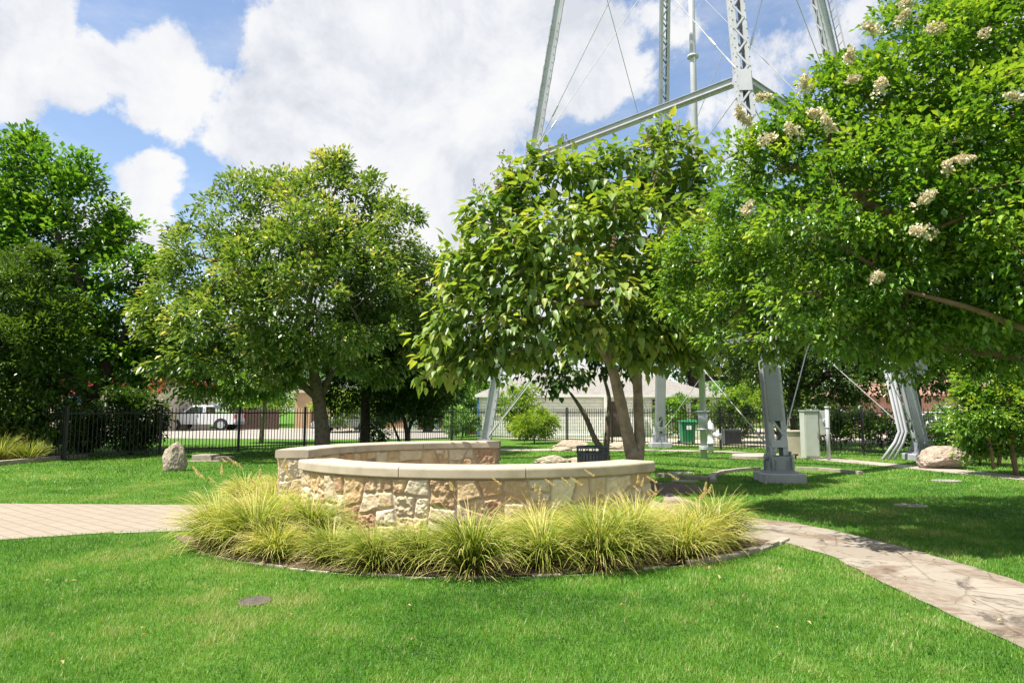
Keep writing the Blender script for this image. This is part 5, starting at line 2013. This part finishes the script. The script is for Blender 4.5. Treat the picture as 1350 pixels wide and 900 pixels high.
# ------------------------------------------------------------------ vehicles
def vehicle(name, label, cat, loc, rz, prof, cabin, glass_pts, wheels, width, paint, group, wr=.38, bed=None):
    """side profile extruded across the width, with windows, wheels and lamps"""
    r_ = thing(name, (0, 0, 0), label, cat, group)
    b = MB()
    X, Z, Yv = Vector((1, 0, 0)), Vector((0, 0, 1)), Vector((0, 1, 0))
    b.extrude(prof, (0, 0, 0), X, Z, Yv, width)
    b.build('body', paint, r_, bevel=.05)
    c = MB()
    k = len(cabin)
    top = max(z for x, z in cabin)
    vs = []
    for s in (-1, 1):
        for x, z in cabin:
            vs.append((x, s * (width / 2 - .03 - (.14 if z > top - .3 else 0)), z))
    c._add(vs, [tuple(reversed(range(k))), tuple(range(k, 2 * k))] + [(i, (i + 1) % k, k + (i + 1) % k, k + i) for i in range(k)])
    c.build('cabin', paint, r_, bevel=.05)
    zlo = min(z for x, z in cabin)
    for gp in glass_pts:
        for s in (-1, 1):
            m_ = MB()
            vs = []
            for dy in (0, .012):
                for x, z in gp:
                    inset = .03 + .14 * max(0, min(1, (z - zlo) / (top - zlo - .02)))
                    vs.append((x, s * (width / 2 - inset + .006 + dy), z))
            q = len(gp)
            m_._add(vs, [tuple(reversed(range(q))), tuple(range(q, 2 * q))] + [(i, (i + 1) % q, q + (i + 1) % q, q + i) for i in range(q)])
            m_.build('side_window', M['glass'], r_)
    # windscreen and rear window laid over the sloping cabin ends
    for i0, i1 in ((0, 1), (k - 1, k - 2)):
        (xa, za), (xb, zb) = cabin[i0], cabin[i1]
        sg = -1 if xb > xa else 1
        m_ = MB()
        vs = []
        for o_ in (0.0, .012):
            for (x, z, ins) in ((xa, za, .12), (xb, zb, .24)):
                t = .12 if (x, z) == (xa, za) else .88
                xx, zz = xa + (xb - xa) * t, za + (zb - za) * t
                for s in (-1, 1):
                    vs.append((xx + sg * (.006 + o_), s * (width / 2 - ins), zz + .004 + o_ * .4))
        m_._add(vs, [(0, 1, 3, 2), (4, 6, 7, 5), (0, 4, 5, 1), (1, 5, 7, 3), (3, 7, 6, 2), (2, 6, 4, 0)])
        m_.build('windscreen', M['glass'], r_)
    for wx in wheels:
        for s in (-1, 1):
            a = MB()
            a.smooth = True
            a.tube([(wx, s * (width / 2 - .20), wr), (wx, s * (width / 2 - .01), wr), (wx, s * (width / 2 + .012), wr)], [wr, wr, wr * .93], 22)
            w_ = a.build('wheel', M['tyre'], r_)
            a = MB()
            a.tube([(wx, s * (width / 2 + .005), wr), (wx, s * (width / 2 + .022), wr), (wx, s * (width / 2 + .03), wr)], [wr * .66, wr * .64, wr * .3], 18)
            a.build('rim', M['rim'], w_)
            a = MB()
            a.tube([(wx, s * (width / 2 - .06), wr + .02), (wx, s * (width / 2 + .006), wr + .02)], wr * 1.18, 22)
            a.build('wheel_arch', M['black'], r_)
    xs = [x for x, z in prof]
    zf = max(z for x, z in prof if x < min(xs) + .1)
    zb = max(z for x, z in prof if x > max(xs) - .1)
    for s in (-1, 1):
        a = MB()
        a.box((min(xs) + .04, s * (width / 2 - .25), zf - .12), (.14, .40, .16))
        a.build('headlight', M['lamp'], r_, bevel=.02)
        a = MB()
        a.box((max(xs) - .03, s * (width / 2 - .07), zb - .20), (.10, .18, .30))
        a.build('tail_light', M['red'], r_, bevel=.02)
    for xx in (min(xs) - .02, max(xs) + .02):
        a = MB()
        a.box((xx, 0, .52), (.14, width * .96, .2))
        a.build('bumper', M['steel'], r_, bevel=.03)
    if bed:
        a = MB()
        a.box(((bed[0] + bed[1]) / 2, 0, bed[2] + .004), (bed[1] - bed[0], width - .22, .006))
        a.build('cargo_bed', M['black'], r_)
    a = MB()
    for hx in [(min(x for x, z in g_) + max(x for x, z in g_)) / 2 + .28 for g_ in glass_pts]:
        for s in (-1, 1):
            a.box((hx, s * (width / 2 + .012), min(z for x, z in glass_pts[0]) - .14), (.18, .03, .035))
    a.build('door_handles', M['black'], r_)
    r_.location = loc
    r_.rotation_euler = (0, 0, rz)
    return r_


# the pickup faces left in the photograph
tp = W(271, 541, 55.0)
vehicle('pickup_truck', 'white single-cab pickup parked side-on across the road behind the left fence', 'truck', (tp.x - .1, tp.y, .004), math.radians(2),
        [(-2.50, .45), (-2.53, .85), (-2.40, 1.06), (-1.25, 1.18), (.40, 1.20), (.40, 1.22), (2.38, 1.22), (2.45, .62), (2.3, .45)],
        [(-1.35, 1.17), (-.62, 1.78), (-.38, 1.86), (.28, 1.86), (.40, 1.78), (.44, 1.18)],
        [[(-1.00, 1.24), (-.52, 1.72), (.22, 1.74), (.25, 1.24)]], (-1.62, 1.50), 1.95, M['carwhite'], 'parked vehicles', .40, (.55, 2.32, 1.225)).scale = (1.17, 1.1, 1.06)
tp = W(456, 541, 50.0)
vehicle('parked_car', 'pale silver saloon car across the road right of the oak trunk', 'car', (tp.x, tp.y, .004), math.radians(4),
        [(-2.25, .35), (-2.3, .62), (-2.1, .80), (-1.0, .92), (1.5, .95), (2.2, .88), (2.28, .6), (2.2, .35)],
        [(-1.1, .91), (-.35, 1.36), (.1, 1.42), (.75, 1.38), (1.6, .94)],
        [[(-.75, .97), (-.28, 1.30), (.12, 1.34), (.12, .97)], [(.2, .97), (.2, 1.34), (.68, 1.31), (1.15, .97)]], (-1.4, 1.4), 1.78, M['cargrey'], 'parked vehicles', .33)
tp = W(1226, 541, 38.0)
vehicle('parked_car', 'white saloon car on the street behind the right tower leg', 'car', (tp.x, tp.y, .004), math.radians(-25),
        [(-2.25, .35), (-2.3, .66), (-2.1, .86), (-1.0, .98), (1.5, 1.0), (2.2, .94), (2.28, .6), (2.2, .35)],
        [(-1.1, .97), (-.35, 1.44), (.1, 1.50), (.75, 1.46), (1.6, .99)],
        [[(-.75, 1.03), (-.28, 1.38), (.12, 1.42), (.12, 1.03)], [(.2, 1.03), (.2, 1.42), (.68, 1.39), (1.15, 1.03)]], (-1.4, 1.4), 1.8, M['carwhite'], 'parked vehicles', .34)
tp = W(1150, 541, 50.0)
vehicle('parked_car', 'dark parked car across the street seen under the live oak', 'car', (tp.x, tp.y, .004), math.radians(-12),
        [(-2.25, .35), (-2.3, .66), (-2.1, .86), (-1.0, .98), (1.5, 1.0), (2.2, .94), (2.28, .6), (2.2, .35)],
        [(-1.1, .97), (-.35, 1.44), (.1, 1.50), (.75, 1.46), (1.6, .99)],
        [[(-.75, 1.03), (-.28, 1.38), (.12, 1.42), (.12, 1.03)], [(.2, 1.03), (.2, 1.42), (.68, 1.39), (1.15, 1.03)]], (-1.4, 1.4), 1.8, M['bin'], 'parked vehicles', .34)

# canopy tent behind the pickup
tx = W(245, 541, 61.0)
tn = thing('canopy_tent', (tx.x, tx.y, 0), 'white peaked canopy tent behind the pickup truck', 'tent')
for k, (dx, w, zp) in enumerate(((-1.25, 2.3, 2.95), (1.15, 2.7, 2.8))):
    m_ = MB()
    c = Vector((tx.x + dx, tx.y, 0))
    h = w / 2
    e_ = 2.0
    m_._add([c + Vector((-h, -h, e_)), c + Vector((h, -h, e_)), c + Vector((h, h, e_)), c + Vector((-h, h, e_)), c + Vector((0, 0, zp)),
             c + Vector((-h, -h, e_ - .28)), c + Vector((h, -h, e_ - .28)), c + Vector((h, h, e_ - .28)), c + Vector((-h, h, e_ - .28))],
            [(0, 1, 4), (1, 2, 4), (2, 3, 4), (3, 0, 4), (0, 5, 6, 1), (1, 6, 7, 2), (2, 7, 8, 3), (3, 8, 5, 0)])
    m_.build('canopy', M['tent'], tn)
    for sx in (-1, 1):
        for sy in (-1, 1):
            p = MB()
            p.tube([c + Vector((sx * h * .97, sy * h * .97, 0)), c + Vector((sx * h * .97, sy * h * .97, e_))], .03, 6)
            p.build('tent_pole', M['steel_light'], tn)
settle(tn)

# ------------------------------------------------------------------ far buildings
def building(name, label, x0, x1, y0, y1, h, mat, wins, roof=None, roofh=0, doors=(), rmat=None):
    r_ = thing(name, ((x0 + x1) / 2, (y0 + y1) / 2, 0), label, 'building', 'buildings across the roads')
    b = MB()
    b.box(((x0 + x1) / 2, (y0 + y1) / 2, h / 2), (x1 - x0, y1 - y0, h))
    b.build('wall', mat, r_)
    b = MB()
    if roof == 'gable':
        ym = (y0 + y1) / 2
        b._add([(x0 - .5, y0 - .5, h), (x1 + .5, y0 - .5, h), (x1 + .5, y1 + .5, h), (x0 - .5, y1 + .5, h), (x0 + 1.5, ym, h + roofh), (x1 - 1.5, ym, h + roofh)],
               [(0, 1, 5, 4), (1, 2, 5), (2, 3, 4, 5), (3, 0, 4), (3, 2, 1, 0)])
    else:
        b.box(((x0 + x1) / 2, (y0 + y1) / 2, h + .12), (x1 - x0 + .5, y1 - y0 + .5, .24))
    b.build('roof', rmat or M['roof'], r_)
    for wx, wz, ww, wh, fr in wins:
        f = MB()
        for s in (-1, 1):
            f.box((wx, y0 - .03, wz + s * (wh / 2 + .05)), (ww + .2, .08, .1))
            f.box((wx + s * (ww / 2 + .05), y0 - .03, wz), (.1, .08, wh))
        w_ = f.build('window', M[fr], r_)
        p = MB()
        p.box((wx, y0 - .008, wz), (ww, .02, wh))
        p.build('pane', M['glass'], w_)
    for wx, ww, wh in doors:
        f = MB()
        f.box((wx, y0 - .02, wh / 2), (ww, .06, wh))
        f.build('door', M['brown'], r_)
    return r_


b1 = building('shop', 'tan stucco shop across the road behind the oak trunk', -19.0, -6.8, 60, 70, 3.1, M['tan'],
              [(-10.5, 1.35, 1.6, 1.5, 'brown'), (-8.4, 1.35, 1.6, 1.5, 'brown'), (-13.2, 1.35, 1.4, 1.4, 'brown')], doors=((-16.9, 1.3, 2.2), (-11.9, 1.0, 2.2)), rmat=M['cream'])
m_ = MB()
m_.extrude([(.9 * math.cos(t), .42 * math.sin(t)) for t in np.linspace(0, 6.283, 21)[:-1]], (-15.0, 59.92, 2.0), (1, 0, 0), (0, 0, 1), (0, 1, 0), .08)
o = m_.build('oval_sign', M['bin'], b1)
settle(b1)
b2 = building('storefront', 'cream storefront with a red fascia showing through the trees at the far left', -35.5, -26.3, 52, 60, 3.7, M['cream'],
              [(-33.9, 1.5, 1.5, 1.4, 'white'), (-31.6, 1.5, 1.5, 1.4, 'white'), (-29.4, 1.5, 1.2, 1.4, 'white')], rmat=M['redpaint'])
m_ = MB()
m_.box((-30.9, 51.9, 3.3), (9.0, .14, .95))
m_.build('fascia_sign', M['redpaint'], b2)
m_ = MB()
m_.box((-32.9, 51.85, 2.35), (.9, .12, .55))
m_.build('blue_panel', M['blue'], b2)
settle(b2)
b3 = building('brick_house', 'low pink brick house with white window and red roof across the right street', 23.4, 36.5, 43.5, 52, 2.5, M['pink'],
              [(27.7, 1.15, 1.5, 1.2, 'white'), (31.5, 1.3, 1.5, 1.2, 'white'), (24.9, 1.3, 1.1, 1.2, 'white')], 'gable', 1.5, ((29.6, .95, 2.0),), mat_basic('red_roof', (.30, .16, .12), .85, 0, .12, 5))
settle(b3)
b4 = building('shed', 'small pale mint shed beyond the fence, left of the white house', -8.4, -6.2, 55.5, 58, 1.9, M['mint'], [], 'flat', doors=((-7.2, .8, 1.6),), rmat=M['white'])
settle(b4)
b5 = building('long_building', 'long low pale building far across the right street', 11.5, 30.5, 72, 80, 3.2, M['cream'], [(16, 1.5, 1.5, 1.3, 'white'), (20, 1.5, 1.5, 1.3, 'white'), (24, 1.5, 1.5, 1.3, 'white'), (27, 1.5, 1.5, 1.3, 'white')], 'gable', 1.4)
settle(b5)
bf = thing('board_fence', (-20.5, 57, 0), 'dark brown board fence across the road left of the tan shop', 'fence')
m_ = MB()
for k in range(26):
    m_.box((-23.0 + k * .145, 57, .80), (.135, .03, 1.6 + .02 * (k % 3)))
m_.build('boards', M['brown'], bf)
m_ = MB()
for z in (.35, 1.3):
    m_.box((-21.2, 57.045, z), (3.8, .05, .09))
m_.build('rails', M['brown'], bf)
settle(bf)
